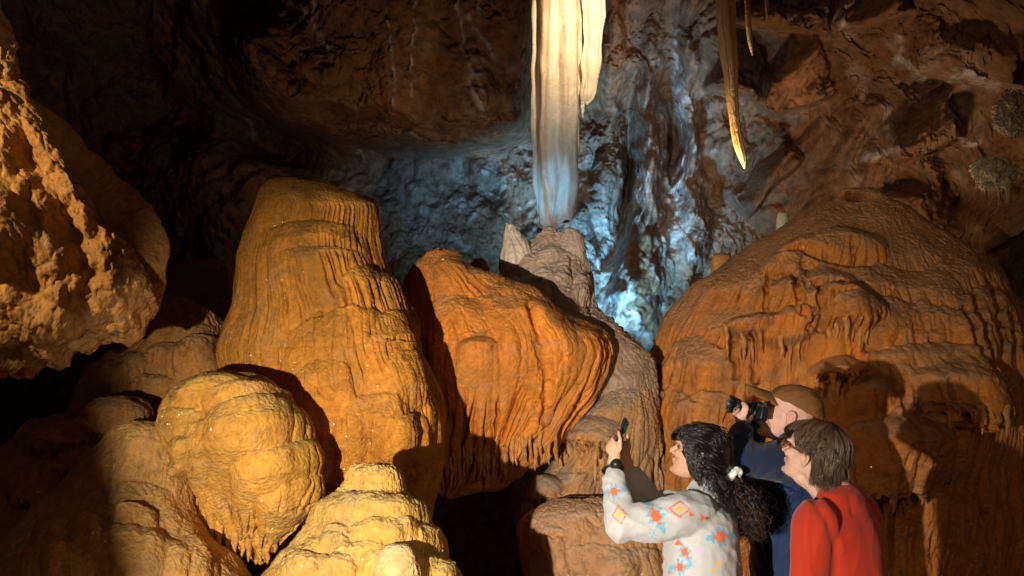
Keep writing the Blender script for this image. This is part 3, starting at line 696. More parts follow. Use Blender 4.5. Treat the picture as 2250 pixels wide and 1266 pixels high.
for (rows, lab, sd) in [([(-200, 1630, 1650), (0, 1634, 1648), (60, 1638, 1652), (100, 1644, 1655), (122, 1652, 1656)], 'thin brown stalactite just right of the long curved one', 88),
                        ([(-200, 1676, 1692), (0, 1679, 1690), (25, 1681, 1689), (44, 1684, 1687)], 'shortest thin stalactite at the top edge right of the curved one', 89)]:
    o = loft('stalactite', rows, 80, 50, M_PALE, (.4, .22, .10), (.4, .2, .09), D=8.5, k=.9, seed=sd, flute=.004, grain=.002, swell=.006)
    tag(o, lab, 'stalactite')

# ------------------------------------------------------------------ people
def simple_mat(name, col, rough=0.6, spec=0.4, bump=0.0, bscale=300.0, sheen=0.0, metal=0.0, attr=False, sss=0.0, coat=0.0):
    N = NT(name); b = N.b
    if attr:
        a = N.n('ShaderNodeAttribute', attribute_name='Col'); N.l(a.outputs['Color'], b.inputs['Base Color'])
    else:
        b.inputs['Base Color'].default_value = (*col, 1)
    b.inputs['Roughness'].default_value = rough; b.inputs['Specular IOR Level'].default_value = spec
    b.inputs['Metallic'].default_value = metal; b.inputs['Sheen Weight'].default_value = sheen; b.inputs['Coat Weight'].default_value = coat
    if sss:
        b.inputs['Subsurface Weight'].default_value = sss; b.inputs['Subsurface Radius'].default_value = (.01, .004, .002)
    if bump:
        tc = N.n('ShaderNodeTexCoord'); n = N.n('ShaderNodeTexNoise', i_Scale=bscale, i_Detail=3.0); N.l(tc.outputs['Object'], n.inputs['Vector'])
        bp = N.n('ShaderNodeBump', i_Strength=bump, i_Distance=0.004); N.l(n.outputs[0], bp.inputs['Height']); N.l(bp.outputs[0], b.inputs['Normal'])
    return N.m


M_SKIN = simple_mat('skin', (.6, .35, .25), .58, .25, .45, 260, attr=True, sss=.10)
M_FLEECE = simple_mat('printed_fleece', (.8, .8, .8), .9, .1, .5, 260, sheen=.25, attr=True)
M_NAVY = simple_mat('navy_cloth', (.011, .027, .075), .75, .2, .3, 400, sheen=.15)
M_RED = simple_mat('red_crepe', (.46, .036, .014), .85, .1, .35, 420, sheen=.15)
M_DARK = simple_mat('dark_denim', (.02, .022, .03), .8, .2, .3, 300)
M_SHOE = simple_mat('shoe_leather', (.03, .025, .02), .5, .4)
M_HAIR_BLACK = simple_mat('black_hair', (.012, .008, .006), .36, .6)
M_HAIR_TIP = simple_mat('brown_hair_ends', (.10, .055, .030), .4, .5)
M_HAIR_BROWN = simple_mat('brown_hair', (.085, .050, .028), .36, .5)
M_HAIR_LIGHT = simple_mat('light_brown_hair', (.16, .095, .050), .36, .5)
M_CAP = simple_mat('brown_suede', (.19, .085, .026), .85, .15, .4, 200)
M_BLACK = simple_mat('black_plastic', (.012, .012, .013), .38, .5)
M_GLASSY = simple_mat('black_glass', (.006, .008, .010), .06, .6, coat=.6)
M_METAL = simple_mat('grey_metal', (.16, .16, .17), .35, .5, metal=.8)
M_GOLD = simple_mat('gold', (.75, .5, .2), .25, .5, metal=1.0)
M_WHITE = simple_mat('white_satin', (.72, .70, .66), .6, .4, .3, 150)
M_TORT = simple_mat('tortoiseshell', (.30, .09, .02), .2, .5)
M_EYE = simple_mat('eye', (.10, .07, .055), .3, .35)


def catmull(pts, n):
    P = np.array(pts, float); P = np.vstack([2 * P[0] - P[1], P, 2 * P[-1] - P[-2]])
    out = []
    m = len(P) - 3
    for q in np.linspace(0, m, n):
        i = min(int(q), m - 1); t = q - i
        a, b, c, d = P[i:i + 4]
        out.append(.5 * (2 * b + (c - a) * t + (2 * a - 5 * b + 4 * c - d) * t * t + (3 * b - a - 3 * c + d) * t ** 3))
    return np.array(out)


class Blob:
    """Collects closed tubes and ellipsoids; build() fuses them into one continuous surface."""
    def __init__(s): s.v = []; s.f = []; s.n = 0
    def grid(s, G):                                     # G: rings x around x 3, closed with end fans
        nr, nc = G.shape[:2]; b = s.n
        s.v.append(G.reshape(-1, 3)); s.n += nr * nc
        for q in grid_quads(nr, nc, True): s.f.append(tuple(int(i) + b for i in q))
        s.f.append(tuple(b + j for j in range(nc))); s.f.append(tuple(b + (nr - 1) * nc + j for j in reversed(range(nc))))
    def tube(s, pts, rad, rad2=None, side=None, n=14, nc=14, cap=True):
        k = len(pts); rad = np.array(rad, float) if np.ndim(rad) else np.full(k, float(rad))
        rad2 = rad if rad2 is None else (np.array(rad2, float) if np.ndim(rad2) else np.full(k, float(rad2)))
        C = catmull([list(p) + [a, b] for p, a, b in zip(pts, rad, rad2)], n)
        P, ra, rb = C[:, :3], np.maximum(C[:, 3], 1e-4), np.maximum(C[:, 4], 1e-4)
        T = np.gradient(P, axis=0); T /= np.linalg.norm(T, axis=1, keepdims=True) + 1e-9
        sd = np.array(side if side is not None else (0.31, -.9, .3), float)
        U = sd - T * (T @ sd)[:, None]; U /= np.linalg.norm(U, axis=1, keepdims=True) + 1e-9
        Vv = np.cross(T, U)
        a = np.linspace(0, 2 * math.pi, nc, endpoint=False)
        G = P[:, None] + U[:, None] * (np.cos(a)[None] * ra[:, None])[..., None] + Vv[:, None] * (np.sin(a)[None] * rb[:, None])[..., None]
        if cap:
            e0 = []; e1 = []
            for f_, g in ((.55, .86), (.9, .45)):
                e0.insert(0, P[0] + (G[0] - P[0]) * g - T[0] * ra[0] * f_); e1.append(P[-1] + (G[-1] - P[-1]) * g + T[-1] * ra[-1] * f_)
            G = np.concatenate([np.array(e0), G, np.array(e1)])
        s.grid(G)
    def ell(s, c, r, M=None, nr=12, nc=18):
        t = np.linspace(0.05, math.pi - 0.05, nr)[:, None]; a = np.linspace(0, 2 * math.pi, nc, endpoint=False)[None]
        L = np.stack([r[0] * np.sin(t) * np.cos(a), r[1] * np.sin(t) * np.sin(a), r[2] * np.cos(t) + 0 * a], -1)
        if M is not None: L = L @ np.array(M).T
        s.grid(L + np.array(c))
    def build(s, name, mat, parent=None, voxel=.005, smooth=4, disp=None, paint=None):
        me = bpy.data.meshes.new(name); me.from_pydata(np.concatenate(s.v).tolist(), [], s.f)
        bm = bmesh.new(); bm.from_mesh(me); bmesh.ops.recalc_face_normals(bm, faces=bm.faces); bm.to_mesh(me); bm.free()
        o = bpy.data.objects.new(name, me); COL.objects.link(o)
        if voxel:
            r = o.modifiers.new('r', 'REMESH'); r.mode = 'VOXEL'; r.voxel_size = voxel
            if smooth:
                q = o.modifiers.new('s', 'SMOOTH'); q.iterations = smooth; q.factor = .5
            dg = bpy.context.evaluated_depsgraph_get()
            m2 = bpy.data.meshes.new_from_object(o.evaluated_get(dg)); o.modifiers.clear(); o.data = m2; bpy.data.meshes.remove(me); me = m2; me.name = name
        n = len(me.vertices); co = np.empty(n * 3, np.float32); me.vertices.foreach_get('co', co); co = co.reshape(-1, 3)
        if disp is not None:
            no = np.empty(n * 3, np.float32); me.vertex_normals.foreach_get('vector', no); no = no.reshape(-1, 3)
            co = co + no * disp(co, no)[:, None]; me.vertices.foreach_set('co', co.ravel())
        if paint is not None:
            c = np.ones((n, 4), np.float32); c[:, :3] = paint(co)
            a = me.color_attributes.new('Col', 'FLOAT_COLOR', 'POINT'); a.data.foreach_set('color', c.ravel())
        me.polygons.foreach_set('use_smooth', np.ones(len(me.polygons), bool))
        me.materials.clear(); me.materials.append(mat); me.update()
        o.parent = parent
        return o


def proj(co):
    d = (co - CAM) @ FWD
    return CXP + (co - CAM) @ RGT / d * FPX, CYP - (co - CAM) @ UPV / d * FPX


class Head:
    """Head frame: local x forward, y to the person's left, z up the face; origin under the chin."""
    def __init__(s, ear, away, tilt, scale, roll=0.0):
        a, t = math.radians(away), math.radians(tilt)
        f = np.array([-math.cos(a), math.sin(a), 0]); z = np.array([0, 0, 1.0]); s.l = np.cross(z, f)
        s.X = f * math.cos(t) + z * math.sin(t); s.Z = -f * math.sin(t) + z * math.cos(t); s.Y = s.l
        if roll:
            r = math.radians(roll); s.Y, s.Z = s.Y * math.cos(r) + s.Z * math.sin(r), -s.Y * math.sin(r) + s.Z * math.cos(r)
        s.M = np.stack([s.X, s.Y, s.Z], 1) * scale; s.k = scale
        s.o = np.array(ear) - s.M @ np.array([-.01, .0, .09])
    def __call__(s, x, y, z): return s.o + s.M @ np.array([x, y, z])
    def local(s, co): return (co - s.o) @ np.linalg.inv(s.M).T
    def add(s, B, male=False):
        sl = [(-.004, .080, .030, .016), (.004, .094, .012, .030), (.018, .100, -.005, .041), (.036, .096, -.03, .050), (.050, .0995, -.052, .056), (.066, .097, -.068, .061), (.088, .096, -.082, .066),
              (.112, .094, -.093, .070), (.130, .102, -.099, .073), (.150, .102, -.101, .075), (.175, .090, -.096, .073), (.195, .068, -.081, .064), (.210, .038, -.055, .046), (.219, .005, -.02, .018)]
        if male: sl = [(z, f + (.004 if z < .04 else 0), b, w * (1.06 if z < .08 else 1.0)) for z, f, b, w in sl]
        a = np.linspace(0, 2 * math.pi, 36, endpoint=False); G = []
        for z, f, b, w in catmull(sl, 40):
            c, si = np.cos(a), np.sin(a)
            x = (f + b) / 2 + (f - b) / 2 * np.sign(c) * np.abs(c) ** .92
            y = w * np.sign(si) * np.abs(si) ** .9 * (1 - .22 * np.clip(c, 0, 1) ** 2)
            G.append(np.stack([x, y, z + 0 * x], -1) @ s.M.T + s.o)
        B.grid(np.array(G))
        k = s.k
        B.tube([s(.094, 0, .126), s(.106, 0, .108), s(.119, 0, .090), s(.121, 0, .083)], [.006 * k, .008 * k, .011 * k, .010 * k], n=10)
        for q in (-1, 1):
            B.ell(s(.104, q * .012, .081), (.010 * k, .008 * k, .008 * k))
            B.ell(s(.088, q * .032, .134), (.016 * k, .022 * k, .008 * k), s.M / k)
            B.ell(s(.070, q * .040, .088), (.026 * k, .022 * k, .020 * k), s.M / k)
            B.tube([s(-.004, q * .071, .068), s(.0, q * .077, .082), s(.004, q * .079, .100), s(-.006, q * .083, .116), s(-.022, q * .085, .110), s(-.024, q * .084, .092), s(-.012, q * .078, .070)], .0062 * k, n=22, nc=8)
            B.ell(s(-.010, q * .074, .092), (.014 * k, .006 * k, .022 * k), s.M / k)
        B.ell(s(.098, 0, .0575), (.011 * k, .022 * k, .0055 * k), s.M / k); B.ell(s(.097, 0, .047), (.010 * k, .020 * k, .006 * k), s.M / k)
        B.ell(s(.092, 0, .015), (.016 * k, .018 * k, .015 * k), s.M / k)
    def eyes(s, parent):
        for q in (-1, 1):
            B = Blob(); B.ell(s(.0785, q * .034, .113), (.0112 * s.k,) * 3, s.M / s.k); e = B.build('eye', M_EYE, parent, voxel=0)
            B = Blob(); B.ell(s(.0885, q * .034, .1145), (.0045 * s.k, .0062 * s.k, .0062 * s.k), s.M / s.k); B.build('iris', M_BLACK, e, voxel=0)


def hand(B, W, palm, fingers, thumb, r=.0085, pr=(.016, .034)):
    """Palm from wrist W to the knuckle line, four unequal fingers and a thumb, each its own bent chain."""
    B.tube([W, (np.array(W) + palm) / 2, palm], [.024, .026, .022], n=8)
    for i, f in enumerate(fingers):
        k = (1.0, 1.04, .98, .86)[i]
        B.tube([palm + (np.array(f[0]) - palm) * .2] + list(f), [r * 1.25 * k, r * 1.15 * k] + [r * (1 - .06 * j) * k for j in range(1, len(f))], n=14, nc=10)
    B.tube(thumb, [r * 1.7, r * 1.3, r * 1.05][:len(thumb)], n=12, nc=10)


def strands(name, curves, r0, mat, parent, taper=.25):
    V = []; F = []; n = 0
    for P, k in curves:
        m = len(P); T = np.gradient(P, axis=0); T /= np.linalg.norm(T, axis=1, keepdims=True) + 1e-9
        U = np.cross(T, (0.3, .2, .93)); U /= np.linalg.norm(U, axis=1, keepdims=True) + 1e-9; Wv = np.cross(T, U)
        rad = r0 * k * (1 - (1 - taper) * np.linspace(0, 1, m) ** 2)
        a = np.array([0, 2.094, 4.189])
        V.append((P[:, None] + rad[:, None, None] * (U[:, None] * np.cos(a)[None, :, None] + Wv[:, None] * np.sin(a)[None, :, None])).reshape(-1, 3))
        F.append(grid_quads(m, 3, True) + n); n += 3 * m
    return mesh_np(name, np.concatenate(V), np.concatenate(F), mat, None, parent)


def wrinkles(amp, sx=.10, sz=.05, seed=0.0, ang=.4):
    def f(co, no):
        x, y, z = co[:, 0], co[:, 1], co[:, 2]
        c, s_ = math.cos(ang), math.sin(ang)
        u = x * c + z * s_; v = -x * s_ + z * c
        a = 1 - np.abs(pn(u / sx + seed + .6 * pn(x / .15, z / .15), v / sz, y / .12))
        return amp * (a ** 3 - .45) + .35 * amp * pn(x / .035, y / .035, z / .035 + seed)
    return f


def person(label, loc):
    e = bpy.data.objects.new('person', None); COL.objects.link(e); e.location = (0, 0, 0)
    return tag(e, label, 'person')


Zv = np.array([0, 0, 1.0])


def frame(away):
    a = math.radians(away); f = np.array([-math.cos(a), math.sin(a), 0]); return f, np.cross(Zv, f)


def lower_body(B, C, f, l, hip_z, legs_r=1.0):
    """Pelvis, legs and feet down to the path."""
    for q in (-1, 1):
        h = C + l * q * .09 + Zv * hip_z; kn = C + l * q * .10 + f * .02 + Zv * (hip_z * .53); an = C + l * q * .10 - f * .01 + Zv * .09
        B.tube([h, kn, an], [.085 * legs_r, .058 * legs_r, .040 * legs_r], n=16)
        B.tube([an - f * .03 + Zv * -.035, an + f * .06 - Zv * .05, an + f * .15 - Zv * .062], [.038, .036, .024], n=10)


def trousers(C, f, l, hip_z, parent, k=1.18):
    B = Blob()
    for q in (-1, 1):
        h = C + l * q * .085 + Zv * (hip_z + .02); kn = C + l * q * .10 + f * .02 + Zv * (hip_z * .53); an = C + l * q * .10 - f * .01 + Zv * .08
        B.tube([h, kn, an], [.105 * k / 1.18, .080, .068], n=16)
    B.tube([C + Zv * (hip_z - .03), C + Zv * (hip_z + .15)], [.13, .12], [.17, .16], side=f, n=8)
    B.build('trousers', M_DARK, parent, voxel=.012, smooth=4, disp=wrinkles(.006, .2, .06))
    for q in (-1, 1):
        an = C + l * q * .10 - f * .01
        S_ = Blob(); S_.tube([an - f * .06 + Zv * .045, an + f * .05 + Zv * .05, an + f * .19 + Zv * .032], [.046, .048, .030], [.045, .05, .03], n=12); S_.build('shoe', M_SHOE, parent, voxel=.008)


def skin_paint(base, head, lips=(.45, .16, .12), fn=None):
    def p(co):
        n = 1 + .16 * pn(co[:, 0] / .02, co[:, 1] / .02, co[:, 2] / .02) + .06 * pn(co[:, 0] / .006, co[:, 1] / .006, co[:, 2] / .006)
        c = np.array(base)[None] * n[:, None]
        L = head.local(co)
        def m(cx, cy, cz, r): return np.exp(-(((L[:, 0] - cx) / r[0]) ** 2 + ((np.abs(L[:, 1]) - cy) / r[1]) ** 2 + ((L[:, 2] - cz) / r[2]) ** 2))[:, None]
        lp = m(.106, 0, .052, (.016, .020, .008)); c = c * (1 - .75 * lp) + np.array(lips) * .75 * lp
        rd = np.clip(.5 * m(.118, 0, .085, (.016, .02, .016)) + .5 * m(-.01, .085, .095, (.025, .012, .03)) + .3 * m(.085, .04, .085, (.03, .03, .02)), 0, 1); c = c * (1 - rd * .6) + np.array([.55, .20, .14]) * rd * .6
        br = m(.098, .032, .139, (.014, .020, .0035)); c = c * (1 - .8 * br) + np.array([.03, .02, .015]) * .8 * br
        ls = m(.094, .034, .116, (.010, .014, .0035)); c = c * (1 - .7 * ls) + np.array([.05, .025, .02]) * .7 * ls
        if fn is not None: c = fn(co, L, c)
        return c
    return p


rng = np.random.RandomState(3)

# ---- woman in the printed fleece, both hands up with a phone
def build_woman_phone():
    P = person('woman with long dark wavy hair in a white patterned fleece holding up a phone', None)
    f, l = frame(22)
    C = np.array([.735, 4.47, 0.0])
    H = Head(at(1541, 1010, 4.45), 28, 18, .96)
    Ls, Rs = C + l * .165 + Zv * 1.275 + f * .01, C - l * .165 + Zv * 1.275 + f * .02
    Le, Lw = at(1366, 1150, 4.20), at(1347, 1034, 4.34)
    Re, Rw = at(1436, 1112, 4.62), at(1379, 1036, 4.50)
    nb = C + Zv * 1.335 - f * .015
    B = Blob(); H.add(B)
    B.tube([H(-.035, 0, .055), (H(-.035, 0, .055) + nb) / 2, nb - Zv * .02], [.050, .050, .058], n=10)
    B.tube([C + Zv * .86, C + Zv * 1.02, C + Zv * 1.18 + f * .01, C + Zv * 1.29], [.115, .10, .115, .07], [.165, .135, .155, .13], side=f, n=16)
    for s_, e_, w_ in ((Ls, Le, Lw), (Rs, Re, Rw)): B.tube([s_, (s_ + e_) / 2, e_, (e_ + w_) / 2, w_], [.05, .044, .038, .036, .026], n=22)
    lower_body(B, C, f, l, .86)
    # left hand (near)
    pk = at(1352, 992, 4.345)
    hand(B, Lw, pk, [[at(1362, 986, 4.33), at(1362.5, 966, 4.335), at(1359.5, 950, 4.355)], [at(1353, 981, 4.33), at(1346, 966, 4.345), at(1351, 958, 4.385)],
                     [at(1345, 986, 4.33), at(1338, 974, 4.35), at(1345, 967, 4.385)], [at(1339, 994, 4.335), at(1333, 984, 4.35), at(1339, 978, 4.38)]],
         [at(1358, 1010, 4.37), at(1370, 992, 4.41), at(1373, 972, 4.44)])
    # right hand (far)
    pk = at(1374, 1003, 4.475)
    hand(B, Rw, pk, [[at(1379, 992, 4.48), at(1382, 972, 4.47), at(1377, 955, 4.46)], [at(1378, 995, 4.49), at(1383, 980, 4.49), at(1379, 966, 4.47)], [at(1377, 1000, 4.5), at(1381, 988, 4.5), at(1377, 976, 4.48)], [at(1375, 1006, 4.5), at(1378, 997, 4.5), at(1374, 987, 4.48)]],
         [at(1370, 1012, 4.46), at(1364, 1000, 4.45), at(1364, 986, 4.44)])
    B.build('body', M_SKIN, P, .0048, 3, paint=skin_paint((.56, .31, .20), H, (.40, .14, .11)))
    H.eyes(P)
    # fleece
    B = Blob()
    B.tube([C + Zv * .78, C + Zv * .95, C + Zv * 1.12 + f * .005, C + Zv * 1.24 - f * .005, C + Zv * 1.315 - f * .01], [.145, .145, .145, .125, .075], [.20, .195, .195, .185, .12], side=f, n=20, nc=24)
    B.tube([nb - Zv * .05, nb + Zv * .0, nb + Zv * .035 - f * .012], [.085, .078, .066], n=8, nc=18)
    for s_, e_, w_, t in ((Ls, Le, Lw, 1), (Rs, Re, Rw, 0)):
        m_ = (s_ + e_) / 2 - Zv * .012
        B.tube([s_ - (s_ - C - Zv * s_[2]) * .25, s_ * .8 + e_ * .2, m_, e_ * .88 + s_ * .12, e_ + (e_ - w_) * .06, e_ * .55 + w_ * .45, w_ * .84 + e_ * .16, w_ * .93 + e_ * .07], [.085, .082, .076, .068, .062, .054, .046, .036], n=34, nc=18)
    OR, BL, YE, GY, LI, WH = np.array([.72, .13, .02]), np.array([.12, .38, .55]), np.array([.72, .40, .06]), np.array([.10, .09, .10]), np.array([.50, .38, .55]), np.array([.435, .43, .42])
    def paint(co):
        x, y = proj(co)
        c = WH[None] * (1 + .03 * pn(co[:, 0] / .01, co[:, 1] / .01, co[:, 2] / .01))[:, None]
        def put(m, col, k=.95):
            nonlocal c
            m = np.clip(m, 0, 1)[:, None] * k; c = c * (1 - m) + col * m
        def loc(cx, cy, rot):
            a = math.radians(rot); X = x - cx; Y = y - cy
            return X * math.cos(a) + Y * math.sin(a), -X * math.sin(a) + Y * math.cos(a)
        def saw(t, per): return np.abs((t / per) % 1 - .5) * 2
        def burst(cx, cy, hw, hh, rot):                       # jagged blue star with an orange heart
            X, Y = loc(cx, cy, rot)
            e = np.abs(X) / hw + np.abs(Y) / hh
            j = .28 * saw(Y, hh * .30)
            put((e < 1.0 - .55 * saw(Y + 2, hh * .36) * (np.abs(X) > hw * .2)).astype(float), BL)
            put((e < .62 - j).astype(float), OR)
        def diamond(cx, cy, hw, hh, rot):
            X, Y = loc(cx, cy, rot); e = np.abs(X) / hw + np.abs(Y) / hh
            put(((e < 1) & (e > .80)).astype(float), OR)
            put((np.abs(X) / (hw * .55) + np.abs(Y) / (hh * .55) < 1 - .35 * saw(Y, hh * .22)).astype(float), YE)
        def tri(cx, cy, r, rot, col):
            X, Y = loc(cx, cy, rot); put(((Y > -r) & (np.abs(X) < (Y + r) * .55) & (Y < r)).astype(float), col)
        burst(1349, 1080, 24, 30, 80); diamond(1361.5, 1131, 17, 23, -8); burst(1441, 1134, 29, 46, -28); diamond(1493.5, 1118.5, 25, 20, 4)
        burst(1516, 1098, 17, 9, 10); tri(1521, 1131, 6, 100, OR); tri(1547, 1138, 8, 90, OR); tri(1556, 1139, 5, 90, GY); tri(1562, 1141, 4, 90, YE)
        burst(1584, 1180, 30, 36, 85); burst(1505, 1213, 19, 36, -25); burst(1494, 1246, 24, 27, 85); tri(1490, 1190, 8, 0, OR)
        for k in (0, 8):
            X, Y = loc(1431 + k, 1175, -8); put((np.abs(X - 2.2 * np.sin(Y / 2.4)) < 1.4) * (np.abs(Y) < 11.), BL)
        for yy, col, r, rt in ((1194, OR, 6, 180), (1202, GY, 4, 180), (1224, OR, 7, 0), (1232, GY, 5, 0), (1239, YE, 4, 0)): tri(1455, yy, r, rt, col)
        for i in range(3): tri(1525 + i * 10, 1209, 4, 180, LI)
        for i in range(2): tri(1530 + i * 10, 1218, 4, 180, LI)
        tri(1578, 1236, 7, 0, YE); tri(1569, 1251, 6, 0, YE); burst(1470, 1258, 8, 10, 0)
        return c
    B.build('fleece_sweater', M_FLEECE, P, .0052, 10, disp=wrinkles(.0065, .15, .055, 2.0, -.5), paint=paint)
    trousers(C, f, l, .84, P)
    # hair
    B = Blob()
    B.ell(H(-.022, 0, .138), (.118, .094, .108), H.M / H.k)
    B.ell(H(.055, 0, .188), (.062, .066, .045), H.M / H.k)
    B.tube([H(-.03, .06, .12), at(1560, 1040, 4.40), at(1580, 1085, 4.37), at(1597, 1125, 4.36)], [.05, .045, .05, .03], n=12)
    B.tube([H(-.07, 0, .12), at(1600, 1030, 4.46), at(1617, 1048, 4.46)], [.075, .055, .032], n=10)
    B.tube([at(1617, 1048, 4.46), at(1630, 1085, 4.44), at(1640, 1130, 4.43), at(1645, 1170, 4.43), at(1648, 1186, 4.43)], [.03, .05, .056, .045, .02], n=14)
    cut = lambda co, no: -.014 + .006 * pn(co[:, 0] / .03, co[:, 1] / .03, co[:, 2] / .06)
    hair = B.build('hair', M_HAIR_BLACK, P, .006, 4, disp=cut)
    cs = []; tips = []
    def wavy(pts, n, amp, wl):
        Q = catmull(pts, n); s_ = np.concatenate([[0], np.cumsum(np.linalg.norm(np.diff(Q, axis=0), axis=1))])
        p1, p2 = rng.uniform(0, 6.28, 2); g = np.linspace(0.15, 1, n) * amp
        Q[:, 0] += g * np.sin(s_ / wl * 6.28 + p1); Q[:, 1] += g * np.cos(s_ / wl * 6.28 + p2); Q[:, 2] += .4 * g * np.sin(s_ / wl * 6.28 + p2)
        return Q
    for i in range(520):                                   # from the crown, swept back to the tie
        v = rng.uniform(-1.35, 1.35); u = rng.uniform(.15, 1.25)
        r = np.array([math.cos(u) * math.cos(v * .5) * .085 + .02, math.sin(v) * .094, .142 + math.sin(u) * .098 * math.cos(v)])
        mid = np.array([-.085, math.sin(v) * .092, .165 * math.cos(v * .8) + .04]) + rng.normal(0, .008, 3)
        e = at(1612 + rng.normal(0, 5), 1043 + rng.normal(0, 5), 4.46 + rng.normal(0, .015))
        cs.append((wavy([H(*r), H(*((r + mid) / 2 + np.array([0.0, 0, .018]))), H(*mid), e], 18, .008, .09), rng.uniform(.7, 1.2)))
    for i in range(420):                                   # loose front and side hair over the shoulder
        y0 = rng.uniform(.035, .088); r = np.array([rng.uniform(-.05, .055), y0, rng.uniform(.10, .17)])
        k = rng.rand()
        e = at(1560 + 50 * k + rng.normal(0, 14), 1085 + 65 * k + rng.normal(0, 14), 4.33 + rng.normal(0, .03))
        m1 = H(r[0] * .6 - .02, .094, .085); m2 = at(1552 + 26 * k + rng.normal(0, 6), 1050 + rng.normal(0, 6), 4.37 + rng.normal(0, .02))
        cs.append((wavy([H(*r), m1, m2, e], 22, .014, .075), rng.uniform(.7, 1.2)))
    for i in range(150):                                   # fringe on the forehead
        y0 = rng.uniform(-.05, .07); cs.append((wavy([H(.03, y0, .215), H(.085, y0, .20), H(.112, y0 * 1.1, .165), H(.100, y0 * 1.2 + .01, .137)], 14, .004, .08), 1.0))
    for i in range(220):                                   # locks framing the temple and cheek
        k = rng.rand(); y0 = rng.uniform(.03, .07)
        cs.append((wavy([H(.02 + .03 * rng.rand(), y0, .228 - .2 * y0 * y0 / .07), H(.075 - .05 * k, .083, .175), H(.045 - .05 * k, .092, .125), H(.012 - .05 * k, .096, .075), H(-.02 - .05 * k, .098, .03 - .03 * k)], 20, .008, .06), rng.uniform(.7, 1.2)))
    for i in range(760):                                   # the tail
        st = at(1616 + rng.normal(0, 5), 1050, 4.46 + rng.normal(0, .012)); w = rng.normal(0, 1)
        k = rng.uniform(.55, 1.05)
        p1 = at(1628 + 15 * w, 1050 + 45 * k, 4.44 + rng.normal(0, .035)); p2 = at(1637 + 19 * w, 1050 + 92 * k, 4.43 + rng.normal(0, .045)); p3 = at(1642 + 17 * w + rng.normal(0, 5), 1050 + 137 * k, 4.43 + rng.normal(0, .04))
        q = wavy([st, p1, p2, p3], 24, .018, .07)
        (tips if rng.rand() < .5 else cs).append((q, rng.uniform(.6, 1.1)))
    strands('lock', cs, .0019, M_HAIR_BLACK, hair); strands('lock', tips, .0018, M_HAIR_TIP, hair)
    B = Blob()
    c0 = at(1614, 1042, 4.44); ax = np.array([.35, -.25, -.5]); ax /= np.linalg.norm(ax); u = np.cross(ax, Zv); u /= np.linalg.norm(u); w = np.cross(ax, u)
    a = np.linspace(0, 6.283, 40)
    ring = [c0 + (.024 + .004 * math.sin(9 * q)) * (u * math.cos(q) + w * math.sin(q)) + ax * .006 * math.sin(7 * q) for q in a]
    B.tube(ring, [.013 + .004 * math.sin(11 * q) for q in a], n=80, nc=10, cap=False); B.build('scrunchie', M_WHITE, P, .0035, 1)
    B = Blob(); e = H(-.008, .088, .063); B.tube([e + .010 * (H.X * math.cos(q) + H.Z * math.sin(q)) for q in np.linspace(0, 6.0, 16)], .0022, n=30, nc=6); B.build('earring', M_GOLD, P, voxel=0)
    # watch
    wx = Lw - Le; wx /= np.linalg.norm(wx); cw = Lw + wx * .004
    u = np.array([0, -1.0, 0]); u -= wx * (u @ wx); u /= np.linalg.norm(u); v = np.cross(wx, u)
    B = Blob(); B.tube([cw + .033 * (u * math.cos(q) + v * math.sin(q)) for q in np.linspace(0, 6.283, 24)], .004, .011, side=wx, n=48, nc=8, cap=False)
    wt = B.build('watch', M_BLACK, P, voxel=0)
    B = Blob(); n_ = u * .92 + v * .25; n_ /= np.linalg.norm(n_); c1 = cw + n_ * .036; B.tube([c1 - n_ * .006, c1 + n_ * .006], [.021, .020], n=4, nc=24); B.build('case', M_BLACK, wt, voxel=0)
    B = Blob(); B.tube([c1 + n_ * .0065, c1 + n_ * .0125], [.015, .0145], n=3, nc=24, cap=False); B.build('dial', M_GLASSY, wt, voxel=0)
    return P


def rbox(sx, sy, sz, bev, name, mat, parent=None, M=None, loc=(0, 0, 0), seg=3):
    bm = bmesh.new(); bmesh.ops.create_cube(bm, size=1); bmesh.ops.scale(bm, vec=(sx, sy, sz), verts=bm.verts)
    bmesh.ops.bevel(bm, geom=bm.edges[:], offset=bev, segments=seg, affect='EDGES', profile=.5)
    me = bpy.data.meshes.new(name); 
    if M is not None: bmesh.ops.transform(bm, matrix=Matrix(np.vstack([np.hstack([np.array(M), np.array(loc)[:, None]]), [0, 0, 0, 1]]).tolist()), verts=bm.verts)
    bm.to_mesh(me); bm.free()
    me.polygons.foreach_set('use_smooth', np.ones(len(me.polygons), bool)); me.materials.append(mat)
    o = bpy.data.objects.new(name, me); COL.objects.link(o); o.parent = parent
    return o


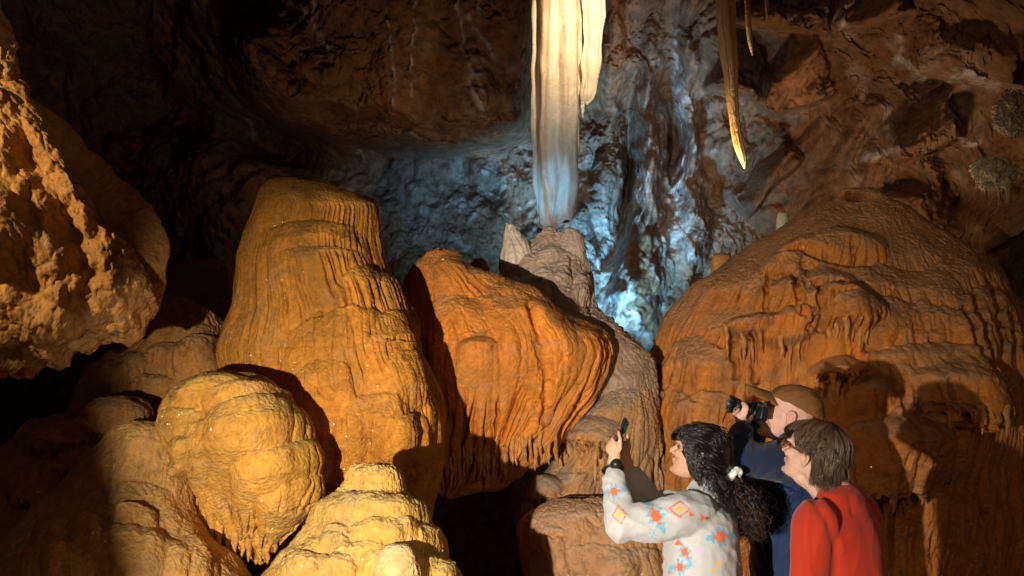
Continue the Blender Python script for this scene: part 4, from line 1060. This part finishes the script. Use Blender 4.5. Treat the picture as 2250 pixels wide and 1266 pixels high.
def build_phone():
    t, b = at(1377, 922, 4.43), at(1355, 986, 4.40)
    z = t - b; L = .148; z /= np.linalg.norm(z)
    n = np.array([.96, -.26, .10]); n -= z * (n @ z); n /= np.linalg.norm(n); x = np.cross(z, n)
    M = np.stack([x, n, z], 1); c = t - z * L / 2
    o = bpy.data.objects.new('phone', None); COL.objects.link(o); tag(o, 'black phone held upright in the raised hands of the woman in white', 'phone')
    rbox(.068, .009, L, .004, 'case', M_BLACK, o, M, c)
    N = NT('lit_screen'); tc = N.n('ShaderNodeTexCoord'); ns = N.n('ShaderNodeTexNoise', i_Scale=38.0, i_Detail=3.0); N.l(tc.outputs['Object'], ns.inputs['Vector'])
    cr = N.n('ShaderNodeValToRGB'); e = cr.color_ramp.elements; e[0].position = .48; e[0].color = (.002, .004, .004, 1); e[1].position = .72; e[1].color = (.16, .42, .30, 1)
    N.l(ns.outputs[0], cr.inputs[0]); N.l(cr.outputs[0], N.b.inputs['Emission Color']); N.b.inputs['Emission Strength'].default_value = .22
    N.b.inputs['Base Color'].default_value = (.004, .004, .005, 1); N.b.inputs['Roughness'].default_value = .08
    rbox(.066, .002, L - .008, .0008, 'screen', N.m, o, M, c + n * .0048)
    rbox(.022, .003, .022, .0012, 'lens_block', M_GLASSY, o, M, c - n * .0052 + z * .055 - x * .02)


# ---- man in the cap with the camera
def build_man():
    P = person('man in a brown cap and navy jacket looking through a camera', None)
    f, l = frame(14)
    C = np.array([1.185, 4.98, 0.0])
    H = Head(at(1738, 921, 4.93), 14, 14, 1.10)
    Ls, Rs = C + l * .19 + Zv * 1.455, C - l * .19 + Zv * 1.455
    Le, Lw = at(1618, 1014, 4.56), at(1632, 941, 4.74)
    Re, Rw = C - l * .20 + f * .25 + Zv * 1.34, at(1676, 925, 4.98)
    nb = C + Zv * 1.50 - f * .01
    B = Blob(); H.add(B, True)
    B.tube([H(-.035, 0, .055), (H(-.035, 0, .055) + nb) / 2, nb - Zv * .03], [.062, .062, .070], n=10)
    B.tube([C + Zv * .92, C + Zv * 1.10, C + Zv * 1.33, C + Zv * 1.46], [.125, .125, .13, .08], [.165, .165, .185, .16], side=f, n=16)
    for s_, e_, w_ in ((Ls, Le, Lw), (Rs, Re, Rw)): B.tube([s_, (s_ + e_) / 2, e_, (e_ + w_) / 2, w_], [.056, .050, .044, .042, .030], n=22)
    lower_body(B, C, f, l, .92)
    pk = at(1627, 916, 4.745)
    hand(B, Lw, pk, [[at(1636, 911, 4.735), at(1641, 897, 4.73), at(1637, 888, 4.75)], [at(1630, 909, 4.74), at(1636, 895, 4.735), at(1632, 886, 4.755)], [at(1622, 910, 4.76), at(1622, 899, 4.785), at(1625, 892, 4.82)], [at(1616, 914, 4.765), at(1613, 906, 4.79), at(1617, 898, 4.82)]],
         [at(1638, 928, 4.76), at(1648, 919, 4.80), at(1652, 912, 4.83)], r=.0098)
    pk = at(1668, 915, 5.0)
    hand(B, Rw, pk, [[at(1664, 905, 5.01), at(1657, 893, 5.0), at(1653, 886, 4.97)], [at(1663, 909, 5.0), at(1654, 903, 4.99), at(1650, 899, 4.96)], [at(1663, 914, 5.0), at(1655, 910, 4.99), at(1651, 908, 4.96)], [at(1664, 919, 5.0), at(1657, 917, 4.99), at(1654, 915, 4.97)]],
         [at(1676, 914, 4.97), at(1673, 905, 4.95), at(1668, 899, 4.94)], r=.0098)
    def wr(co, L, c):
        ln = np.abs(pn(L[:, 0] / .05, L[:, 1] / .03, L[:, 2] / .006)) * np.exp(-((L[:, 0] - .06) / .035) ** 2 - ((L[:, 2] - .11) / .03) ** 2)
        return c * (1 - .35 * ln[:, None])
    B.build('body', M_SKIN, P, .0048, 3, paint=skin_paint((.62, .36, .27), H, (.50, .22, .18), wr))
    H.eyes(P)
    B = Blob()
    B.tube([C + Zv * .80, C + Zv * 1.0, C + Zv * 1.25 - f * .01, C + Zv * 1.40 - f * .015, C + Zv * 1.495 - f * .015], [.165, .16, .17, .145, .085], [.215, .21, .22, .215, .12], side=f, n=20, nc=24)
    B.tube([nb - Zv * .06, nb - Zv * .01, nb + Zv * .035 - f * .015], [.10, .088, .078], n=8, nc=18)
    for s_, e_, w_ in ((Ls, Le, Lw), (Rs, Re, Rw)):
        B.tube([s_ - (s_ - C - Zv * s_[2]) * .25, s_ * .8 + e_ * .2, (s_ + e_) / 2, e_ * .88 + s_ * .12, e_ + (e_ - w_) * .05, e_ * .5 + w_ * .5, w_ * .88 + e_ * .12], [.092, .088, .080, .072, .066, .058, .048], n=32, nc=18)
    B.build('jacket', M_NAVY, P, .007, 8, disp=wrinkles(.008, .18, .06, 5.0, .9))
    trousers(C, f, l, .90, P, 1.25)
    # cap: crown, sewn panels seam and a long beak
    B = Blob()
    t = np.linspace(0, 1, 16); G = []
    a = np.linspace(0, 2 * math.pi, 40, endpoint=False)
    for q in t:
        rr = math.cos(q * math.pi / 2 * .985) ** .62; z = .142 + .086 * math.sin(q * math.pi / 2) ** 1.1
        x = -.006 + (.112 + .012 * q * (1 - q)) * rr * np.cos(a) - .016 * (1 - q); y = .088 * rr * np.sin(a)
        dz = -.034 * np.clip(-np.cos(a), 0, 1) * (1 - q) + .020 * np.clip(np.cos(a), 0, 1) * (1 - q) - .022 * np.clip(np.cos(a), 0, 1) * math.sin(q * 3.0) + .008 * np.clip(-np.cos(a), 0, 1) * math.sin(q * 3.0)
        G.append(np.stack([x, y, z + dz], -1) @ H.M.T + H.o)
    B.grid(np.array(G))
    cap = B.build('cap', M_CAP, P, .0045, 2, disp=wrinkles(.004, .06, .03, 1.0))
    G = []
    for q in np.linspace(0, 1, 14):
        w = .082 * (1 - q ** 3 * .55) * math.sqrt(max(0.0, 1 - (q * .97) ** 4)); x = .080 + .112 * q
        yy = np.linspace(-1, 1, 17); top = np.stack([x - .028 * yy ** 2 * (1 - q * .3), w * yy, 0.176 + .010 * q - .046 * yy ** 2 * (1 - .35 * q)], -1); bot = top[::-1] - np.array([0, 0, .006])
        G.append(np.concatenate([top, bot]) @ H.M.T + H.o)
    B = Blob(); B.grid(np.array(G)); B.build('brim', M_CAP, cap, voxel=0)
    # camera strap down the back
    B = Blob(); B.tube([at(1690, 985, 4.75), at(1672, 1080, 4.66), at(1664, 1180, 4.66), at(1686, 1262, 4.68)], .004, .014, side=(0, -1, 0), n=30, nc=8)
    B.build('strap', M_BLACK, P, voxel=0)
    return P


def build_camera():
    o = bpy.data.objects.new('camera', None); COL.objects.link(o); tag(o, 'black camera with a petal lens hood held to the eye of the man', 'camera')
    back, front = at(1671, 911, 4.86), at(1604, 888, 4.80)
    x = front - back; x /= np.linalg.norm(x); y = np.cross(Zv, x); y /= np.linalg.norm(y); z = np.cross(x, y)
    M = np.stack([x, y, z], 1); bc = back + x * .018
    b = rbox(.038, .112, .062, .008, 'camera_body', M_BLACK, o, M, bc)
    rbox(.042, .040, .022, .007, 'viewfinder', M_BLACK, o, M, bc + z * .038 - x * .004)
    rbox(.014, .034, .022, .005, 'eyecup', M_BLACK, o, M, bc + z * .036 - x * .028)
    rbox(.004, .070, .042, .002, 'screen', M_GLASSY, o, M, bc - x * .0205)
    rbox(.040, .114, .008, .003, 'trim', M_METAL, o, M, bc + z * .0275)
    for q, r in ((-.045, .010), (.042, .009)):
        B = Blob(); p = bc + y * q + z * .030; B.tube([p, p + z * .012], [r, r * .95], n=3, nc=16); B.build('dial', M_METAL, o, voxel=0)
    def ringed(name, prof, mat, par):
        a = np.linspace(0, 2 * math.pi, 36, endpoint=False)
        G = np.array([[bc + x * d + (y * math.cos(q) + z * math.sin(q)) * r * .84 for q in a] for d, r in prof])
        B = Blob(); B.grid(G); return B.build(name, mat, par, voxel=0)
    ln = ringed('lens', [(.022, .033), (.030, .034), (.031, .031), (.040, .031), (.041, .034), (.062, .034), (.063, .0325), (.068, .0325), (.069, .036), (.095, .036), (.096, .034), (.104, .034)], M_BLACK, o)
    ringed('focus_ring', [(.044, .0355), (.0445, .037), (.060, .037), (.0605, .0355)], M_METAL, ln)
    ringed('front_glass', [(.1042, .031), (.107, .024), (.108, .010)], M_GLASSY, ln)
    V = []; a = np.linspace(0, 2 * math.pi, 72, endpoint=False)
    pet = .024 + .028 * np.abs(np.cos(a * 2)) ** .7 * (np.abs(np.sin(a)) > .35) + .012 * (np.abs(np.sin(a)) <= .35)
    for d, r in ((0, .031), (1, .039), (1, .0368), (0, .0290)):
        V.append([bc + x * (.098 + d * pet[i]) + (y * math.cos(q) + z * math.sin(q)) * r for i, q in enumerate(a)])
    V = np.array(V); V = np.concatenate([V, V[:1]])
    mesh_np('lens_hood', V, grid_quads(5, 72, True), M_BLACK, None, ln, smooth=False)


# ---- woman in the red top
def build_woman_red():
    P = person('woman with short brown hair and glasses in a red top looking up', None)
    f, l = frame(42)
    C = np.array([1.215, 4.30, 0.0])
    H = Head(at(1790, 1011, 4.26), 42, 20, 1.0)
    Ls, Rs = C + l * .175 + Zv * 1.30, C - l * .175 + Zv * 1.30
    Le, Lw = Ls + l * .05 + f * .02 - Zv * .29, Ls + l * .05 + f * .10 - Zv * .52
    Re, Rw = Rs - l * .05 + f * .02 - Zv * .29, Rs - l * .05 + f * .10 - Zv * .52
    nb = C + Zv * 1.345 - f * .02
    B = Blob(); H.add(B)
    B.tube([H(-.035, 0, .055), (H(-.035, 0, .055) + nb) / 2, nb - Zv * .03], [.055, .056, .072], n=10)
    B.tube([H(.02, 0, .02), (H(.02, 0, .02) + nb + f * .05) / 2, nb + f * .05 - Zv * .03], [.040, .042, .05], n=10)
    B.tube([C + Zv * .86, C + Zv * 1.04, C + Zv * 1.20, C + Zv * 1.31], [.13, .13, .12, .065], [.18, .165, .15, .115], side=f, n=16)
    for s_, e_, w_, q in ((Ls, Le, Lw, 1), (Rs, Re, Rw, -1)):
        B.tube([s_ - Zv * .03, (s_ + e_) / 2, e_, (e_ + w_) / 2, w_], [.045, .05, .042, .038, .027], n=22)
        pk = w_ - Zv * .085 + f * .02
        hand(B, w_, pk, [[pk + f * (.03 - .02 * i) - Zv * .03, pk + f * (.035 - .02 * i) - l * q * .008 - Zv * (.065 - .004 * i), pk + f * (.03 - .02 * i) - l * q * .022 - Zv * (.088 - .006 * i)] for i in range(4)],
             [w_ - Zv * .03 + f * .02, w_ - Zv * .07 + f * .055, w_ - Zv * .105 + f * .06])
    lower_body(B, C, f, l, .86)
    B.build('body', M_SKIN, P, .0048, 3, paint=skin_paint((.66, .40, .29), H, (.55, .24, .19)))
    H.eyes(P)
    B = Blob()
    B.tube([C + Zv * .72, C + Zv * .92, C + Zv * 1.10, C + Zv * 1.225, C + Zv * 1.31 - f * .01], [.17, .165, .155, .138, .090], [.225, .21, .20, .198, .140], side=f, n=20, nc=28)
    B.tube([nb - Zv * .06, nb - Zv * .030], [.090, .082], n=6, nc=18)
    for s_, e_, w_ in ((Ls, Le, Lw), (Rs, Re, Rw)):
        B.tube([s_ - (s_ - C - Zv * s_[2]) * .3 - Zv * .03, s_ * .85 + e_ * .15, (s_ + e_) / 2, e_, e_ * .5 + w_ * .5, w_ * .9 + e_ * .1], [.058, .084, .076, .070, .068, .068], n=30, nc=18)
    def drape(co, no):
        base = wrinkles(.0035, .20, .07, 9.0, 1.2)(co, no)
        x, y = proj(co)
        for pts, w, m in [([(1790, 1100), (1822, 1150), (1836, 1200), (1838, 1270)], 9, -.009), ([(1806, 1100), (1834, 1145), (1850, 1210)], 9, .006), ([(1880, 1095), (1888, 1125), (1900, 1140)], 8, .005), ([(1866, 1090), (1872, 1130)], 5, -.005), ([(1900, 1120), (1925, 1190), (1930, 1270)], 11, .006), ([(1775, 1110), (1770, 1190), (1780, 1270)], 9, .008)]:
            base = base + m * stroke(x, y, pts, w)
        return base
    B.build('blouse', M_RED, P, .0058, 14, disp=drape)
    B = Blob(); B.ell(at(1868, 1086, 4.22), (.007, .007, .007)); B.build('button', M_WHITE, P, voxel=0)
    trousers(C, f, l, .84, P)
    # hair
    B = Blob()
    B.ell(H(-.025, 0, .135), (.112, .094, .104), H.M / H.k)
    B.ell(H(.045, 0, .175), (.045, .072, .040), H.M / H.k)
    B.tube([H(-.07, 0, .12), H(-.085, 0, .06), H(-.07, 0, .02)], [.060, .060, .040], [.085, .080, .06], side=H.X, n=10)
    hair = B.build('hair', M_HAIR_BROWN, P, .006, 4, disp=lambda co, no: -.020 + .004 * pn(co[:, 0] / .02, co[:, 1] / .02, co[:, 2] / .05))
    cs = []
    cx, cz, rx, ry, rz = -.018, .128, .117, .096, .110
    light = []
    for k_ in range(190):                                  # locks from the parting over the sides
        q = 1 if rng.rand() < .75 else -1
        xr0 = rng.uniform(-.115, .100); jl = rng.uniform(.95, 1.045); ph = rng.uniform(0, 6.28); wv = rng.uniform(.004, .011); fr = rng.uniform(7, 12)
        dr = .050 * max(0.0, xr0 + .02) / .11 + .010
        tuck = xr0 - dr > -.050
        pe0 = math.radians(rng.uniform(66, 96)) if tuck else math.radians(88); zb0 = rng.uniform(.012, .075); fl = rng.uniform(-.3, 1.0); tone = rng.rand()
        for n_ in range(17):
            t = np.linspace(0, 1, 22); xr = xr0 + rng.normal(0, .004); jj = jl + rng.normal(0, .012); pe = pe0 + rng.normal(0, .05)
            x = xr - dr * t ** 1.2; g = np.sqrt(np.clip(1 - ((x - cx) / rx) ** 2, .03, 1)) * jj
            if tuck:
                psi = t * pe; y = q * (ry * np.sin(psi) * g + .004); z = cz + rz * np.cos(psi) * g
            else:
                h = np.clip((t - .70) / .30, 0, 1); psi = np.clip(t / .70, 0, 1) * pe; zb = zb0 + rng.normal(0, .006)
                y = q * ry * np.sin(psi) * g * (1 - .16 * h ** 2 + .22 * fl * h ** 5); z = (cz + rz * np.cos(psi) * g) * (1 - h) + zb * h; x = x - .02 * fl * h ** 4
            w_ = wv * np.clip(t * 1.4 - .2, 0, 1)
            P_ = np.stack([x + w_ * np.sin(t * fr + ph), y, z + .5 * w_ * np.cos(t * fr + ph)], 1)
            P_[:, 1] += q * .6 * w_ * np.cos(t * fr + ph + 1)
            (light if tone < .30 else cs).append((np.array([H(*p) for p in P_]), rng.uniform(.5, 1.15)))
    for k_ in range(60):                                   # crown down the back of the head
        th0 = rng.uniform(1.9, 4.38); zb0 = rng.uniform(.006, .06); jl = rng.uniform(.95, 1.04); ph = rng.uniform(0, 6.28); kk = rng.uniform(.84, 1.02); tone = rng.rand()
        for n_ in range(16):
            th = th0 + rng.normal(0, .035); c, s_ = math.cos(th), math.sin(th); jj = jl + rng.normal(0, .012); zb = zb0 + rng.normal(0, .006)
            pts = [(-.03 + .02 * c, .02 * s_, .241)] + [(cx + rx * c * k * jj, ry * s_ * k * jj, z_) for k, z_ in ((.62, .222), (.9, .19), (1.0, .13), (.98, .085), (kk, zb))]
            Q = catmull([H(*p) for p in pts], 20); g = np.linspace(0, 1, 20) ** 1.3 * .010; sl = np.linspace(0, 1, 20) * 9
            Q = Q + (g * np.sin(sl + ph))[:, None] * H.Y + (g * np.cos(sl + ph))[:, None] * H.X
            (light if tone < .30 else cs).append((Q, rng.uniform(.5, 1.15)))
    for k_ in range(26):                                   # fringe brushed over the forehead
        y0 = rng.uniform(-.05, .075)
        for n_ in range(9):
            y1 = y0 + rng.normal(0, .004); cs.append((catmull([H(.03, y1 * .6, .236), H(.074, y1 * .9, .213), H(.097, y1 * 1.1 + .008, .178), H(.096 - abs(y1) * .3, y1 * 1.2 + .014, .150 + rng.normal(0, .006))], 14), rng.uniform(.5, 1.0)))
    strands('lock', light, .0022, M_HAIR_LIGHT, hair)
    strands('lock', cs, .0022, M_HAIR_BROWN, hair)
    # glasses
    g = bpy.data.objects.new('glasses', None); COL.objects.link(g); g.parent = P
    for q in (-1, 1):
        B = Blob(); B.tube([H(.112 - .004 * abs(math.cos(a)), q * (.031 + .024 * math.cos(a)), .113 + .018 * math.sin(a)) for a in np.linspace(0, 6.283, 22)], .0020, n=44, nc=6, cap=False); B.build('frame', M_TORT, g, voxel=0)
        B = Blob(); B.tube([H(.108, q * .055, .118), H(.06, q * .074, .118), H(.0, q * .082, .112), H(-.02, q * .084, .104)], .0022, .0034, n=16, nc=6); B.build('temple', M_TORT, g, voxel=0)
    B = Blob(); B.tube([H(.112, -.008, .116), H(.116, 0, .119), H(.112, .008, .116)], .0018, n=8, nc=6); B.build('bridge', M_TORT, g, voxel=0)
    return P


build_woman_phone()
build_phone()
build_man()
build_camera()
build_woman_red()


# ------------------------------------------------------------------ mineral growths on the right wall
M_CORAL = rock_mat('cave_coral_crust', rough=0.7, bump=.6, scale=120, var=.3)


def coral(px0, py0, D, rx, ry, n, label, seed, col=(.33, .25, .16), drip=0):
    """A bush of crystal fingers: a lumpy core with many short thorns."""
    rs = np.random.RandomState(seed)
    c = at(px0, py0, D); k = D / FPX; a, b = rx * k, ry * k
    B = Blob(); B.ell(c, (a * .8, a * .38, b * .8), None, 24, 36)
    for i in range(26):
        u = rs.normal(size=3); u /= np.linalg.norm(u); B.ell(c + u * np.array([a, a * .6, b]) * .72, (a * rs.uniform(.15, .32),) * 3, None, 8, 10)
    e = B.build('cave_coral', M_CORAL, None, voxel=max(.006, a * .035), smooth=2, disp=lambda co, no: .012 * pn(co[:, 0] / .02, co[:, 1] / .02, co[:, 2] / .02), paint=lambda co: np.array(col)[None] * (1 + .25 * pn(co[:, 0] / .03, co[:, 1] / .03, co[:, 2] / .03))[:, None])
    tag(e, label, 'coral')
    V = []; F = []; m = 0
    for i in range(n):
        u = rs.normal(size=3); u[1] = -abs(u[1]); u /= np.linalg.norm(u)
        p = c + u * np.array([a, a * .6, b]) * rs.uniform(.75, .95); L = rs.uniform(.008, .024); r = rs.uniform(.004, .008)
        d = u + rs.normal(0, .5, 3); d /= np.linalg.norm(d); s1 = np.cross(d, (.3, .5, .8)); s1 /= np.linalg.norm(s1); s2 = np.cross(d, s1)
        for h, q in ((0, 1.0), (.55, .8), (1.0, .15)): V.append([p + d * L * h + r * q * (s1 * math.cos(g) + s2 * math.sin(g)) for g in (0, 1.571, 3.142, 4.712)])
        F.append(grid_quads(3, 4, True) + m); m += 12
    V = np.array(V).reshape(-1, 3)
    mesh_np('thorn_crust', V, np.concatenate(F), M_CORAL, np.array(col)[None] * 1.05 * (1 + .2 * rs.rand(len(V), 1)), e)['kind'] = 'stuff'
    for i in range(drip):
        q = c + np.array([rs.uniform(-.5, .5) * a, -a * .25, -b * .7]); L = rs.uniform(.5, 1.1) * b
        T = np.linspace(0, 1, 6)[:, None]; g = np.linspace(0, 6.283, 6, endpoint=False)[None]
        G = np.stack([q[0] + .007 * (1.05 - T) * np.cos(g), q[1] + .007 * (1.05 - T) * np.sin(g), q[2] - T * L + 0 * g], -1)
        mesh_np('drip_straw', G, grid_quads(6, 6, True), M_CORAL, np.array(col) + 0 * G, e)


coral(2182, 382, 8.75, 54, 44, 240, 'large round pale coral growth on the right wall trailing thin straws', 3, drip=7)
coral(2225, 250, 8.6, 50, 58, 240, 'tall pale coral growth on the wall at the right edge above the round one', 4)
